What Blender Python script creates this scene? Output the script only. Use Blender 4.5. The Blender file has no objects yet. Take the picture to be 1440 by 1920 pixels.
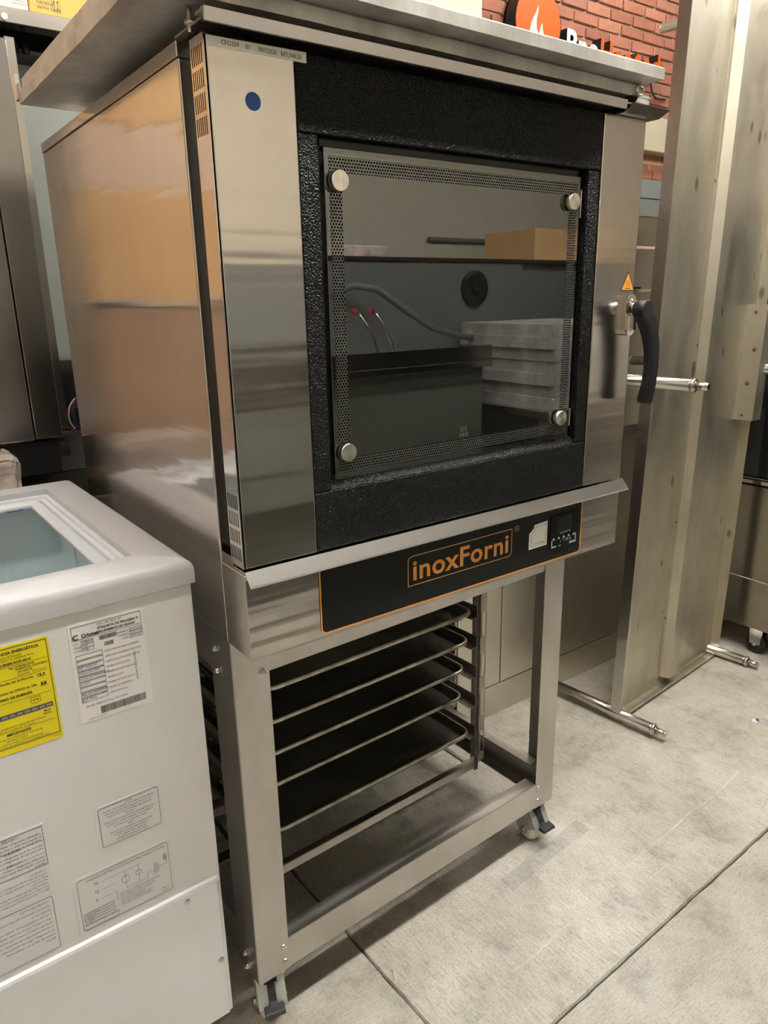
import bpy, bmesh, math, random
from mathutils import Vector, Matrix
random.seed(7)
S = bpy.context.scene
COL = S.collection
R = math.radians

# ------------------------------------------------------------------ camera
cam = bpy.data.objects.new('camera', bpy.data.cameras.new('camera'))
COL.objects.link(cam)
S.camera = cam
c = cam.data
c.sensor_fit = 'VERTICAL'
c.sensor_height = 36.0
c.lens = 1367.98 * 36.0 / 1920.0
c.clip_start = 0.05
right = Vector((0.805376, -0.592466, -0.018789))
down = Vector((-0.181291, -0.216013, -0.959412))
fwd = Vector((0.564361, 0.776094, -0.281381))
m = Matrix((right, -down, -fwd)).transposed().to_4x4()
m.translation = Vector((-0.47849, -1.05510, 1.55660))
cam.matrix_world = m

# ------------------------------------------------------------------ world, exposure
w = bpy.data.worlds.new('world')
S.world = w
w.use_nodes = True
w.node_tree.nodes['Background'].inputs[0].default_value = (0.9, 0.93, 1.0, 1)
w.node_tree.nodes['Background'].inputs[1].default_value = 0.15
vs = S.view_settings
vs.view_transform = 'Standard'
vs.look = 'None'
vs.exposure = 1.85
vs.gamma = 1.0
vs.use_curve_mapping = False
LAMP = 24.0          # emission strength of the ceiling tubes
LAMP_COL = (1.0, 0.985, 0.945)

# ------------------------------------------------------------------ materials
MATS = {}
def new_mat(name):
    mt = bpy.data.materials.new(name)
    mt.use_nodes = True
    nt = mt.node_tree
    b = nt.nodes['Principled BSDF']
    MATS[name] = mt
    return mt, nt, b
def N(nt, t, **kw):
    n = nt.nodes.new(t)
    for k, v in kw.items():
        if k.startswith('i_'):
            n.inputs[k[2:].replace('_', ' ')].default_value = v
        else:
            setattr(n, k, v)
    return n
def L(nt, a, b): nt.links.new(a, b)
def coords(nt, scale=(1, 1, 1), kind='Object', rot=(0, 0, 0)):
    tc = N(nt, 'ShaderNodeTexCoord')
    mp = N(nt, 'ShaderNodeMapping')
    mp.inputs['Scale'].default_value = scale
    mp.inputs['Rotation'].default_value = rot
    L(nt, tc.outputs[kind], mp.inputs[0])
    return mp.outputs[0]
def noise(nt, vec, scale, detail=3, rough=0.5):
    n = N(nt, 'ShaderNodeTexNoise')
    n.inputs['Scale'].default_value = scale
    n.inputs['Detail'].default_value = detail
    n.inputs['Roughness'].default_value = rough
    L(nt, vec, n.inputs['Vector'])
    return n.outputs[0]
def ramp(nt, fac, stops):
    r = N(nt, 'ShaderNodeValToRGB')
    e = r.color_ramp.elements
    while len(e) < len(stops): e.new(0.5)
    for k, (p, col) in enumerate(stops):
        e[k].position = p
        e[k].color = (col[0], col[1], col[2], 1) if not isinstance(col, (int, float)) else (col, col, col, 1)
    L(nt, fac, r.inputs[0])
    return r.outputs[0]
def bump(nt, b, h, strength, dist=0.001, prev=None):
    n = N(nt, 'ShaderNodeBump')
    n.inputs['Strength'].default_value = strength
    n.inputs['Distance'].default_value = dist
    L(nt, h, n.inputs['Height'])
    if prev is not None: L(nt, prev, n.inputs['Normal'])
    L(nt, n.outputs[0], b.inputs['Normal'])
    return n.outputs[0]
def plain(name, col, rough=0.5, metal=0.0, spec=0.5, coat=0.0):
    mt, nt, b = new_mat(name)
    b.inputs['Base Color'].default_value = (*col, 1)
    b.inputs['Roughness'].default_value = rough
    b.inputs['Metallic'].default_value = metal
    b.inputs['Specular IOR Level'].default_value = spec
    b.inputs['Coat Weight'].default_value = coat
    return mt
def steel(name, col, r0, r1, aniso=0.7, grain=(220, 220, 2.5), wave=0.25, smudge=4.0, gstr=0.06, tcol=None):
    """brushed sheet steel: vertical grain, faint oil-canning, hand smudges in the gloss"""
    mt, nt, b = new_mat(name)
    b.inputs['Metallic'].default_value = 1.0
    v = coords(nt, (1, 1, 1))
    sm = noise(nt, coords(nt, (1, 1, 0.55)), smudge, 4, 0.6)
    mr = N(nt, 'ShaderNodeMapRange')
    mr.inputs['From Min'].default_value = 0.35
    mr.inputs['From Max'].default_value = 0.7
    mr.inputs['To Min'].default_value = r0
    mr.inputs['To Max'].default_value = r1
    L(nt, sm, mr.inputs['Value'])
    L(nt, mr.outputs[0], b.inputs['Roughness'])
    tc = tcol or tuple(x * 0.93 for x in col)
    L(nt, ramp(nt, sm, [(0.35, col), (0.75, tc)]), b.inputs['Base Color'])
    b.inputs['Anisotropic'].default_value = aniso
    tg = N(nt, 'ShaderNodeTangent', direction_type='RADIAL', axis='Z')
    L(nt, tg.outputs[0], b.inputs['Tangent'])
    g = noise(nt, coords(nt, grain), 1.0, 2, 0.5)
    p = bump(nt, b, g, gstr, 0.0006)
    if wave:
        wv = noise(nt, coords(nt, (0.5, 0.5, 9.0)), 1.0, 3, 0.5)
        bump(nt, b, wv, wave, 0.004, p)
    return mt
steel('steel_door', (0.62, 0.58, 0.53), 0.13, 0.19, 0.8, wave=1.0)
steel('steel_side', (0.70, 0.66, 0.62), 0.11, 0.17, 0.8, wave=0.8, smudge=3.0)
steel('steel_frame', (0.58, 0.545, 0.51), 0.29, 0.38, 0.5, wave=0.15, smudge=9, tcol=(0.49, 0.455, 0.425))
steel('steel_table', (0.63, 0.585, 0.475), 0.40, 0.56, 0.3, wave=0.1, smudge=7, tcol=(0.49, 0.45, 0.36))
steel('steel_back', (0.50, 0.47, 0.43), 0.20, 0.25, 0.4, wave=0.2, smudge=2)
steel('steel_dark', (0.34, 0.31, 0.29), 0.20, 0.25, 0.4, wave=0.2, smudge=2)
steel('steel_panel', (0.74, 0.70, 0.61), 0.38, 0.46, 0.3, wave=0.1, smudge=2)
mt = MATS['steel_table']; nt = mt.node_tree; b = nt.nodes['Principled BSDF']
old = b.inputs['Base Color'].links[0].from_socket
vo = N(nt, 'ShaderNodeTexVoronoi'); vo.inputs['Scale'].default_value = 1.0
L(nt, coords(nt, (17, 17, 8.5)), vo.inputs['Vector'])
sc = N(nt, 'ShaderNodeSeparateColor'); L(nt, vo.outputs['Color'], sc.inputs[0])
th = N(nt, 'ShaderNodeMath', operation='MULTIPLY'); L(nt, sc.outputs[0], th.inputs[0]); th.inputs[1].default_value = 0.30
sb = N(nt, 'ShaderNodeMath', operation='SUBTRACT'); L(nt, th.outputs[0], sb.inputs[0]); L(nt, vo.outputs['Distance'], sb.inputs[1])
gt = N(nt, 'ShaderNodeMath', operation='MULTIPLY'); gt.use_clamp = True; L(nt, sb.outputs[0], gt.inputs[0]); gt.inputs[1].default_value = 9.0
pk_ = N(nt, 'ShaderNodeMath', operation='GREATER_THAN'); L(nt, sc.outputs[1], pk_.inputs[0]); pk_.inputs[1].default_value = 0.62
fc = N(nt, 'ShaderNodeMath', operation='MULTIPLY'); L(nt, gt.outputs[0], fc.inputs[0]); L(nt, pk_.outputs[0], fc.inputs[1])
mx = N(nt, 'ShaderNodeMix', data_type='RGBA'); L(nt, fc.outputs[0], mx.inputs['Factor']); L(nt, old, mx.inputs['A']); mx.inputs['B'].default_value = (0.27, 0.24, 0.18, 1)
L(nt, mx.outputs['Result'], b.inputs['Base Color'])
plain('chrome', (0.80, 0.78, 0.74), 0.12, 1.0)
plain('zinc_bolt', (0.70, 0.68, 0.64), 0.25, 1.0)
plain('zinc_plate', (0.72, 0.72, 0.68), 0.34, 0.75)
plain('tube_steel', (0.62, 0.59, 0.53), 0.24, 1.0)
plain('polished_lip', (0.86, 0.84, 0.80), 0.16, 1.0)
plain('alu_profile', (0.50, 0.46, 0.43), 0.42, 1.0)
plain('black_void', (0.004, 0.004, 0.004), 0.8, 0, 0.1)
plain('black_rubber', (0.016, 0.016, 0.018), 0.55)
plain('black_plastic', (0.012, 0.012, 0.013), 0.40, 0, 0.35)
plain('black_gloss', (0.005, 0.005, 0.005), 0.18, 0, 0.3)
plain('label_black', (0.010, 0.010, 0.009), 0.40, 0, 0.2)
plain('orange_print', (0.80, 0.33, 0.055), 0.45)
plain('orange_soft', (0.72, 0.34, 0.14), 0.45)
plain('orange_sign', (0.60, 0.090, 0.003), 0.4)
plain('white_print', (0.80, 0.79, 0.76), 0.5)
plain('grey_print', (0.42, 0.42, 0.41), 0.5)
plain('ink', (0.02, 0.02, 0.022), 0.6)
plain('ink_grey', (0.10, 0.10, 0.11), 0.6)
plain('ink_blue', (0.03, 0.06, 0.30), 0.6)
plain('paper', (0.88, 0.87, 0.85), 0.5)
plain('paper_tag', (0.93, 0.91, 0.83), 0.5)
plain('paper_grey', (0.78, 0.78, 0.77), 0.4)
plain('yellow_label', (0.86, 0.72, 0.01), 0.4)
plain('blue_dot', (0.012, 0.085, 0.36), 0.45)
plain('warn_orange', (0.92, 0.38, 0.04), 0.4)
plain('freezer_white', (0.80, 0.80, 0.79), 0.32, 0, 0.5, 0.1)
plain('freezer_rim', (0.58, 0.575, 0.58), 0.36)
plain('lid_frame', (0.80, 0.81, 0.83), 0.35)
plain('freezer_inside', (0.86, 0.94, 0.95), 0.45)
plain('nylon_wheel', (0.66, 0.63, 0.52), 0.35)
plain('cream_paint', (0.58, 0.54, 0.44), 0.8)
plain('ceiling_paint', (0.34, 0.335, 0.32), 0.9)
plain('peach_paint', (0.40, 0.33, 0.26), 0.85)
plain('ledge_concrete', (0.46, 0.42, 0.29), 0.85)
plain('mortar', (0.50, 0.38, 0.25), 0.95)
plain('subfloor', (0.10, 0.085, 0.065), 0.95)
plain('grey_panel', (0.165, 0.172, 0.150), 0.45, 0.2)
plain('cabinet_grey', (0.15, 0.157, 0.15), 0.5, 0.1)
plain('yellow_carton', (0.56, 0.34, 0.075), 0.7)
plain('white_carton', (0.58, 0.56, 0.50), 0.7)
plain('kraft', (0.66, 0.41, 0.20), 0.8)
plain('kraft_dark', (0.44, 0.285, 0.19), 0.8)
plain('kraft_pale', (0.80, 0.60, 0.46), 0.8)
plain('lamp_housing', (0.75, 0.75, 0.73), 0.5)
plain('dark_glass', (0.008, 0.009, 0.009), 0.05, 0, 0.8)
plain('wire_red', (0.45, 0.03, 0.04), 0.4)
plain('wire_yellow', (0.55, 0.45, 0.05), 0.4)
plain('wire_white', (0.65, 0.63, 0.55), 0.4)
plain('wire_blue', (0.02, 0.05, 0.30), 0.4)
plain('wire_black', (0.01, 0.01, 0.01), 0.4)
plain('rust', (0.10, 0.055, 0.02), 0.8, 0.3)

mt, nt, b = new_mat('black_texture')       # powder coat with orange-peel grain
b.inputs['Base Color'].default_value = (0.004, 0.004, 0.0037, 1)
b.inputs['Roughness'].default_value = 0.30
b.inputs['Specular IOR Level'].default_value = 0.28
g = noise(nt, coords(nt), 340, 1, 0.5)
bump(nt, b, g, 1.0, 0.0034)

mt, nt, b = new_mat('galvanised')
b.inputs['Metallic'].default_value = 0.55
n1 = noise(nt, coords(nt, (1, 1, 0.3)), 9, 5, 0.65)
n2 = noise(nt, coords(nt, (60, 6, 6)), 1, 3, 0.6)
L(nt, ramp(nt, n1, [(0.3, (0.36, 0.345, 0.31)), (0.5, (0.52, 0.505, 0.46)), (0.75, (0.70, 0.69, 0.63))]), b.inputs['Base Color'])
L(nt, ramp(nt, n2, [(0.3, 0.36), (0.7, 0.58)]), b.inputs['Roughness'])
bump(nt, b, n1, 0.25, 0.004)

mt, nt, b = new_mat('tray_black')
b.inputs['Metallic'].default_value = 0.5
L(nt, ramp(nt, noise(nt, coords(nt), 5, 4), [(0.3, (0.08, 0.077, 0.064)), (0.7, (0.15, 0.145, 0.122))]), b.inputs['Base Color'])
b.inputs['Roughness'].default_value = 0.25

mt, nt, b = new_mat('tray_rim')
b.inputs['Metallic'].default_value = 1
L(nt, ramp(nt, noise(nt, coords(nt, (1, 1, 1)), 30, 4), [(0.3, (0.33, 0.29, 0.22)), (0.65, (0.62, 0.58, 0.50))]), b.inputs['Base Color'])
b.inputs['Roughness'].default_value = 0.34

mt, nt, b = new_mat('knob_spun')           # radial brushing
b.inputs['Metallic'].default_value = 1
b.inputs['Base Color'].default_value = (0.72, 0.68, 0.60, 1)
b.inputs['Roughness'].default_value = 0.25
b.inputs['Anisotropic'].default_value = 0.9
tg = N(nt, 'ShaderNodeTangent', direction_type='RADIAL', axis='Y')
L(nt, tg.outputs[0], b.inputs['Tangent'])

mt, nt, b = new_mat('brick')
oi = N(nt, 'ShaderNodeObjectInfo')
n1 = noise(nt, coords(nt), 38, 5, 0.7)
c1 = ramp(nt, oi.outputs['Random'], [(0.0, (0.27, 0.095, 0.060)), (0.4, (0.34, 0.130, 0.080)), (0.75, (0.41, 0.170, 0.105)), (1.0, (0.31, 0.140, 0.095))])
mx = N(nt, 'ShaderNodeMix', data_type='RGBA')
L(nt, ramp(nt, n1, [(0.45, 0.0), (0.8, 0.55)]), mx.inputs['Factor'])
L(nt, c1, mx.inputs['A'])
mx.inputs['B'].default_value = (0.20, 0.06, 0.035, 1)
L(nt, mx.outputs['Result'], b.inputs['Base Color'])
b.inputs['Roughness'].default_value = 0.9
bump(nt, b, n1, 0.8, 0.006)

mt, nt, b = new_mat('brick_far')           # the same wall where no single brick can be told apart
bt = N(nt, 'ShaderNodeTexBrick')
bt.inputs['Scale'].default_value = 1.0
bt.inputs['Brick Width'].default_value = 0.235
bt.inputs['Row Height'].default_value = 0.072
bt.inputs['Mortar Size'].default_value = 0.006
bt.inputs['Color1'].default_value = (0.34, 0.130, 0.080, 1)
bt.inputs['Color2'].default_value = (0.41, 0.17, 0.105, 1)
bt.inputs['Mortar'].default_value = (0.50, 0.38, 0.25, 1)
L(nt, coords(nt, rot=(R(-90), 0, 0)), bt.inputs['Vector'])
L(nt, bt.outputs[0], b.inputs['Base Color'])
b.inputs['Roughness'].default_value = 0.9

def concrete(name, stretch, scratch=False):
    mt, nt, b = new_mat(name)
    vec = coords(nt)
    big = noise(nt, vec, 1.7, 6, 0.65)
    mid = noise(nt, vec, 8.0, 5, 0.7)
    broom = noise(nt, coords(nt, stretch), 1.0, 3, 0.65)
    spk = noise(nt, vec, 160, 2, 0.6)
    base = ramp(nt, big, [(0.30, (0.340, 0.305, 0.245)), (0.5, (0.450, 0.418, 0.352)), (0.70, (0.565, 0.538, 0.475))])
    m1 = N(nt, 'ShaderNodeMix', data_type='RGBA', blend_type='MULTIPLY')
    m1.inputs['Factor'].default_value = 1.0
    L(nt, base, m1.inputs['A'])
    L(nt, ramp(nt, broom, [(0.30, 0.72 if scratch else 0.82), (0.47, 0.97), (0.66, 1.10 if scratch else 1.05)]), m1.inputs['B'])
    m2 = N(nt, 'ShaderNodeMix', data_type='RGBA', blend_type='MULTIPLY')
    m2.inputs['Factor'].default_value = 1.0
    L(nt, m1.outputs['Result'], m2.inputs['A'])
    L(nt, ramp(nt, mid, [(0.32, 0.70), (0.48, 0.98), (0.72, 1.14)]), m2.inputs['B'])
    m3 = N(nt, 'ShaderNodeMix', data_type='RGBA', blend_type='MULTIPLY')
    m3.inputs['Factor'].default_value = 1.0
    L(nt, m2.outputs['Result'], m3.inputs['A'])
    L(nt, ramp(nt, spk, [(0.30, 0.75), (0.45, 1.0), (0.70, 1.12)]), m3.inputs['B'])
    out = m3.outputs['Result']
    if scratch:
        sep = N(nt, 'ShaderNodeSeparateXYZ')
        L(nt, vec, sep.inputs[0])
        wob = noise(nt, vec, 3.0, 3, 0.5)
        def M(op, a, bb):
            n = N(nt, 'ShaderNodeMath', operation=op)
            for k, x in enumerate((a, bb)):
                if isinstance(x, (int, float)): n.inputs[k].default_value = x
                else: L(nt, x, n.inputs[k])
            return n.outputs[0]
        wy = M('MULTIPLY', M('SUBTRACT', wob, 0.5), 0.05)
        for (y0, slope, x0, x1, width, col, strength) in ((-0.158, 0.045, 0.55, 1.75, 0.0026, (0.60, 0.58, 0.54, 1), 0.75),
                                                           (-0.196, 0.02, 0.95, 1.30, 0.0014, (0.60, 0.58, 0.54, 1), 0.6),
                                                           (0.030, 0.05, 0.74, 1.10, 0.024, (0.15, 0.15, 0.19, 1), 0.5)):
            d = M('ABSOLUTE', M('SUBTRACT', M('SUBTRACT', sep.outputs[1], M('MULTIPLY', sep.outputs[0], slope)), M('ADD', wy, y0 )), 0)
            k = M('LESS_THAN', d, width)
            k = M('MULTIPLY', k, M('MULTIPLY', M('GREATER_THAN', sep.outputs[0], x0), M('LESS_THAN', sep.outputs[0], x1)))
            k = M('MULTIPLY', k, ramp(nt, broom if width > .01 else mid, [(0.40, 0.02), (0.60, strength)]))
            mm = N(nt, 'ShaderNodeMix', data_type='RGBA')
            L(nt, k, mm.inputs['Factor'])
            L(nt, out, mm.inputs['A'])
            mm.inputs['B'].default_value = col
            out = mm.outputs['Result']
    L(nt, out, b.inputs['Base Color'])
    b.inputs['Roughness'].default_value = 0.72
    p = bump(nt, b, broom, 0.7, 0.004)
    bump(nt, b, spk, 0.3, 0.001, p)
concrete('concrete_across', (22, 300, 1))
concrete('concrete_along', (230, 22, 1), True)

mt, nt, b = new_mat('door_glass')          # tinted, mirror-like oven glass
nt.nodes.remove(b)
out = nt.nodes['Material Output']
gl = N(nt, 'ShaderNodeBsdfGlossy')
gl.inputs['Roughness'].default_value = 0.0
gl.inputs['Color'].default_value = (0.95, 0.95, 0.92, 1)
tr = N(nt, 'ShaderNodeBsdfTransparent')
tr.inputs['Color'].default_value = (0.78, 0.80, 0.77, 1)
fr = N(nt, 'ShaderNodeFresnel')
fr.inputs['IOR'].default_value = 2.5
ge = N(nt, 'ShaderNodeNewGeometry')
nb = N(nt, 'ShaderNodeMath', operation='SUBTRACT'); nb.inputs[0].default_value = 1.0; L(nt, ge.outputs['Backfacing'], nb.inputs[1])
fm = N(nt, 'ShaderNodeMath', operation='MULTIPLY'); L(nt, fr.outputs[0], fm.inputs[0]); L(nt, nb.outputs[0], fm.inputs[1])
ms = N(nt, 'ShaderNodeMixShader')
L(nt, fm.outputs[0], ms.inputs[0]); L(nt, tr.outputs[0], ms.inputs[1]); L(nt, gl.outputs[0], ms.inputs[2])
L(nt, ms.outputs[0], out.inputs[0])

mt, nt, b = new_mat('lid_glass')
nt.nodes.remove(b)
out = nt.nodes['Material Output']
gl = N(nt, 'ShaderNodeBsdfGlossy')
gl.inputs['Roughness'].default_value = 0.02
tr = N(nt, 'ShaderNodeBsdfTransparent')
tr.inputs['Color'].default_value = (0.975, 0.99, 0.995, 1)
fr = N(nt, 'ShaderNodeFresnel')
fr.inputs['IOR'].default_value = 1.5
ge = N(nt, 'ShaderNodeNewGeometry')
nb = N(nt, 'ShaderNodeMath', operation='SUBTRACT'); nb.inputs[0].default_value = 1.0; L(nt, ge.outputs['Backfacing'], nb.inputs[1])
fm = N(nt, 'ShaderNodeMath', operation='MULTIPLY'); L(nt, fr.outputs[0], fm.inputs[0]); L(nt, nb.outputs[0], fm.inputs[1])
ms = N(nt, 'ShaderNodeMixShader')
L(nt, fm.outputs[0], ms.inputs[0]); L(nt, tr.outputs[0], ms.inputs[1]); L(nt, gl.outputs[0], ms.inputs[2])
L(nt, ms.outputs[0], out.inputs[0])

mt, nt, b = new_mat('frit')                # grey print pierced by a hexagonal grid of black dots
tc = N(nt, 'ShaderNodeTexCoord')
sep = N(nt, 'ShaderNodeSeparateXYZ')
L(nt, tc.outputs['Object'], sep.inputs[0])
def MM(op, a, bb=0.0):
    n = N(nt, 'ShaderNodeMath', operation=op)
    for k, x in enumerate((a, bb)):
        if isinstance(x, (int, float)): n.inputs[k].default_value = x
        else: L(nt, x, n.inputs[k])
    return n.outputs[0]
P_ = 0.0056
def dotgrid(ox, oz):
    fx = MM('SUBTRACT', MM('FRACT', MM('ADD', MM('DIVIDE', sep.outputs[0], P_), ox + 50)), 0.5)
    fz = MM('MULTIPLY', MM('SUBTRACT', MM('FRACT', MM('ADD', MM('DIVIDE', sep.outputs[2], P_ * 1.732), oz + 50)), 0.5), 1.732)
    return MM('SQRT', MM('ADD', MM('MULTIPLY', fx, fx), MM('MULTIPLY', fz, fz)))
dd = MM('MINIMUM', dotgrid(0, 0), dotgrid(0.5, 0.5))
k = MM('LESS_THAN', dd, 0.31)
nt.nodes.remove(b)
out = nt.nodes['Material Output']
df = N(nt, 'ShaderNodeBsdfDiffuse'); df.inputs['Color'].default_value = (0.30, 0.29, 0.26, 1)
dk = N(nt, 'ShaderNodeBsdfDiffuse'); dk.inputs['Color'].default_value = (0.004, 0.004, 0.004, 1)
tr = N(nt, 'ShaderNodeBsdfTransparent')
m1 = N(nt, 'ShaderNodeMixShader'); m1.inputs[0].default_value = 0.18
L(nt, tr.outputs[0], m1.inputs[1]); L(nt, df.outputs[0], m1.inputs[2])
m2 = N(nt, 'ShaderNodeMixShader')
L(nt, k, m2.inputs[0]); L(nt, m1.outputs[0], m2.inputs[1]); L(nt, dk.outputs[0], m2.inputs[2])
L(nt, m2.outputs[0], out.inputs[0])

mt, nt, b = new_mat('wrap_film')
L(nt, ramp(nt, noise(nt, coords(nt), 14, 4), [(0.35, (0.42, 0.33, 0.27)), (0.65, (0.66, 0.58, 0.52))]), b.inputs['Base Color'])
b.inputs['Roughness'].default_value = 0.25
bump(nt, b, noise(nt, coords(nt), 22, 3), 0.7, 0.02)

mt, nt, b = new_mat('stone_slab')
L(nt, ramp(nt, noise(nt, coords(nt), 9, 5), [(0.3, (0.30, 0.29, 0.26)), (0.7, (0.70, 0.69, 0.65))]), b.inputs['Base Color'])
b.inputs['Roughness'].default_value = 0.6

for nm_, k_ in (('lamp_tube', 1.55), ('lamp_tube_dim', 0.55), ('lamp_tube_back', 0.5)):  # outer aisle tubes set dimmer to lessen the fill under the oven
    mt, nt, b = new_mat(nm_)
    b.inputs['Base Color'].default_value = (0.9, 0.9, 0.9, 1)
    b.inputs['Emission Color'].default_value = (*LAMP_COL, 1)
    b.inputs['Emission Strength'].default_value = LAMP * k_

# ------------------------------------------------------------------ mesh helpers
def BM(): return bmesh.new()
def box(bm, x0, x1, y0, y1, z0, z1, bev=0.0, seg=1):
    vs = [bm.verts.new(p) for p in ((x0,y0,z0),(x1,y0,z0),(x1,y1,z0),(x0,y1,z0),(x0,y0,z1),(x1,y0,z1),(x1,y1,z1),(x0,y1,z1))]
    fs = [bm.faces.new([vs[i] for i in q]) for q in ((0,3,2,1),(4,5,6,7),(0,1,5,4),(1,2,6,5),(2,3,7,6),(3,0,4,7))]
    if bev > 0:
        es = list({e for f in fs for e in f.edges})
        bmesh.ops.bevel(bm, geom=es, offset=bev, segments=seg, affect='EDGES', profile=0.5)
    return bm
def B(x0, x1, y0, y1, z0, z1, bev=0.0, seg=1): return box(BM(), x0, x1, y0, y1, z0, z1, bev, seg)
def frame_of(d):
    d = Vector(d).normalized()
    u = d.cross(Vector((0, 0, 1)))
    if u.length < 1e-4: u = Vector((1, 0, 0))
    u.normalize()
    return d, u, d.cross(u)
def cyl(bm, p0, p1, r0, r1=None, n=16, cap=True):
    r1 = r0 if r1 is None else r1
    p0, p1 = Vector(p0), Vector(p1)
    d, u, v = frame_of(p1 - p0)
    A, Bv = [], []
    for i in range(n):
        a = 2 * math.pi * i / n
        o = u * math.cos(a) + v * math.sin(a)
        A.append(bm.verts.new(p0 + o * r0)); Bv.append(bm.verts.new(p1 + o * r1))
    for i in range(n):
        j = (i + 1) % n
        bm.faces.new((A[i], Bv[i], Bv[j], A[j])).smooth = True
    if cap:
        bm.faces.new(A); bm.faces.new(Bv[::-1])
    return bm
def lathe(bm, p0, d, prof, n=20):
    """profile of (distance along d, radius) pairs"""
    p0 = Vector(p0); d, u, v = frame_of(d)
    rings = []
    for (t, r) in prof:
        rings.append([bm.verts.new(p0 + d * t + (u * math.cos(2*math.pi*i/n) + v * math.sin(2*math.pi*i/n)) * max(r, 1e-5)) for i in range(n)])
    for a, bb in zip(rings, rings[1:]):
        for i in range(n):
            j = (i + 1) % n
            bm.faces.new((a[i], bb[i], bb[j], a[j]))
    bm.faces.new(rings[0]); bm.faces.new(rings[-1][::-1])
    return bm
def tube(bm, pts, r, n=8, closed=False, smooth=True):
    pts = [Vector(p) for p in pts]
    m_ = len(pts)
    rings = []
    up = None
    for i, p in enumerate(pts):
        a = pts[i - 1] if (i > 0 or closed) else p
        bq = pts[(i + 1) % m_] if (i < m_ - 1 or closed) else p
        d = (bq - a).normalized()
        if up is None:
            _, up, _v = frame_of(d)
        u = (up - d * up.dot(d)).normalized()
        up = u
        v = d.cross(u)
        rr = r[i] if isinstance(r, (list, tuple)) else r
        rings.append([bm.verts.new(p + (u * math.cos(2*math.pi*k/n) + v * math.sin(2*math.pi*k/n)) * rr) for k in range(n)])
    pairs = list(zip(rings, rings[1:])) + ([(rings[-1], rings[0])] if closed else [])
    for a, bq in pairs:
        for k in range(n):
            j = (k + 1) % n
            f = bm.faces.new((a[k], a[j], bq[j], bq[k])); f.smooth = smooth
    if not closed:
        bm.faces.new(rings[0][::-1]); bm.faces.new(rings[-1])
    return bm
def prism(bm, poly, axis, a0, a1):
    """extrude a polygon; axis 'x': poly is (y,z); 'y': (x,z); 'z': (x,y)"""
    def P(u, v, t): return {'x': (t, u, v), 'y': (u, t, v), 'z': (u, v, t)}[axis]
    A = [bm.verts.new(P(u, v, a0)) for u, v in poly]
    Bq = [bm.verts.new(P(u, v, a1)) for u, v in poly]
    n = len(poly)
    bm.faces.new(A); bm.faces.new(Bq[::-1])
    for i in range(n):
        j = (i + 1) % n
        bm.faces.new((A[i], Bq[i], Bq[j], A[j]))
    bmesh.ops.recalc_face_normals(bm, faces=bm.faces)
    return bm
def rrect(x0, x1, z0, z1, r, n=5, corners=(1, 1, 1, 1)):
    """rounded rectangle outline, corners order BL, BR, TR, TL"""
    out = []
    for (cx, cz, a0, on, px, pz) in ((x0+r, z0+r, 180, corners[0], x0, z0), (x1-r, z0+r, 270, corners[1], x1, z0), (x1-r, z1-r, 0, corners[2], x1, z1), (x0+r, z1-r, 90, corners[3], x0, z1)):
        if on and r > 0:
            for i in range(n + 1):
                a = R(a0 + 90 * i / n)
                out.append((cx + r * math.cos(a), cz + r * math.sin(a)))
        else:
            out.append((px, pz))
    return out
def outline(bm, poly, wd, y0, y1):
    """flat band of width wd along the inside of a closed (x,z) outline"""
    n = len(poly)
    cx = sum(p[0] for p in poly) / n; cz = sum(p[1] for p in poly) / n
    inner = []
    for i in range(n):
        p, a, q = Vector(poly[i]), Vector(poly[i - 1]), Vector(poly[(i + 1) % n])
        d1 = (p - a); d2 = (q - p)
        if d1.length < 1e-7: d1 = d2
        if d2.length < 1e-7: d2 = d1
        n1 = Vector((-d1.y, d1.x)).normalized(); n2 = Vector((-d2.y, d2.x)).normalized()
        mv = (n1 + n2)
        mv = mv.normalized() * (wd / max(0.4, mv.normalized().dot(n1)))
        inner.append((p.x + mv.x, p.y + mv.y))
    for y in (y0,):
        A = [bm.verts.new((x, y, z)) for x, z in poly]
        Bq = [bm.verts.new((x, y, z)) for x, z in inner]
        A2 = [bm.verts.new((x, y1, z)) for x, z in poly]
        for i in range(n):
            j = (i + 1) % n
            bm.faces.new((A[i], A[j], Bq[j], Bq[i]))
            bm.faces.new((A[j], A[i], A2[i], A2[j]))
    return bm
def grid_plate(bm, us, vs_, holes, t0, t1, axis):
    """plate made of cells between the sorted coordinates, leaving real holes; axis = normal axis"""
    def P(u, v, t): return {'x': (t, u, v), 'y': (u, t, v)}[axis]
    nu, nv = len(us) - 1, len(vs_) - 1
    vd = {}
    def V(i, j, k):
        if (i, j, k) not in vd: vd[(i, j, k)] = bm.verts.new(P(us[i], vs_[j], (t0, t1)[k]))
        return vd[(i, j, k)]
    solid = lambda i, j: 0 <= i < nu and 0 <= j < nv and (i, j) not in holes
    for i in range(nu):
        for j in range(nv):
            if not solid(i, j): continue
            bm.faces.new((V(i,j,0), V(i+1,j,0), V(i+1,j+1,0), V(i,j+1,0)))
            bm.faces.new((V(i,j,1), V(i,j+1,1), V(i+1,j+1,1), V(i+1,j,1)))
            for (di, dj, q) in ((-1,0,((i,j),(i,j+1))), (1,0,((i+1,j+1),(i+1,j))), (0,-1,((i+1,j),(i,j))), (0,1,((i,j+1),(i+1,j+1)))):
                if not solid(i+di, j+dj):
                    (a, b1), (c1, d1) = q
                    bm.faces.new((V(a,b1,0), V(c1,d1,0), V(c1,d1,1), V(a,b1,1)))
    bmesh.ops.recalc_face_normals(bm, faces=bm.faces)
    return bm
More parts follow.
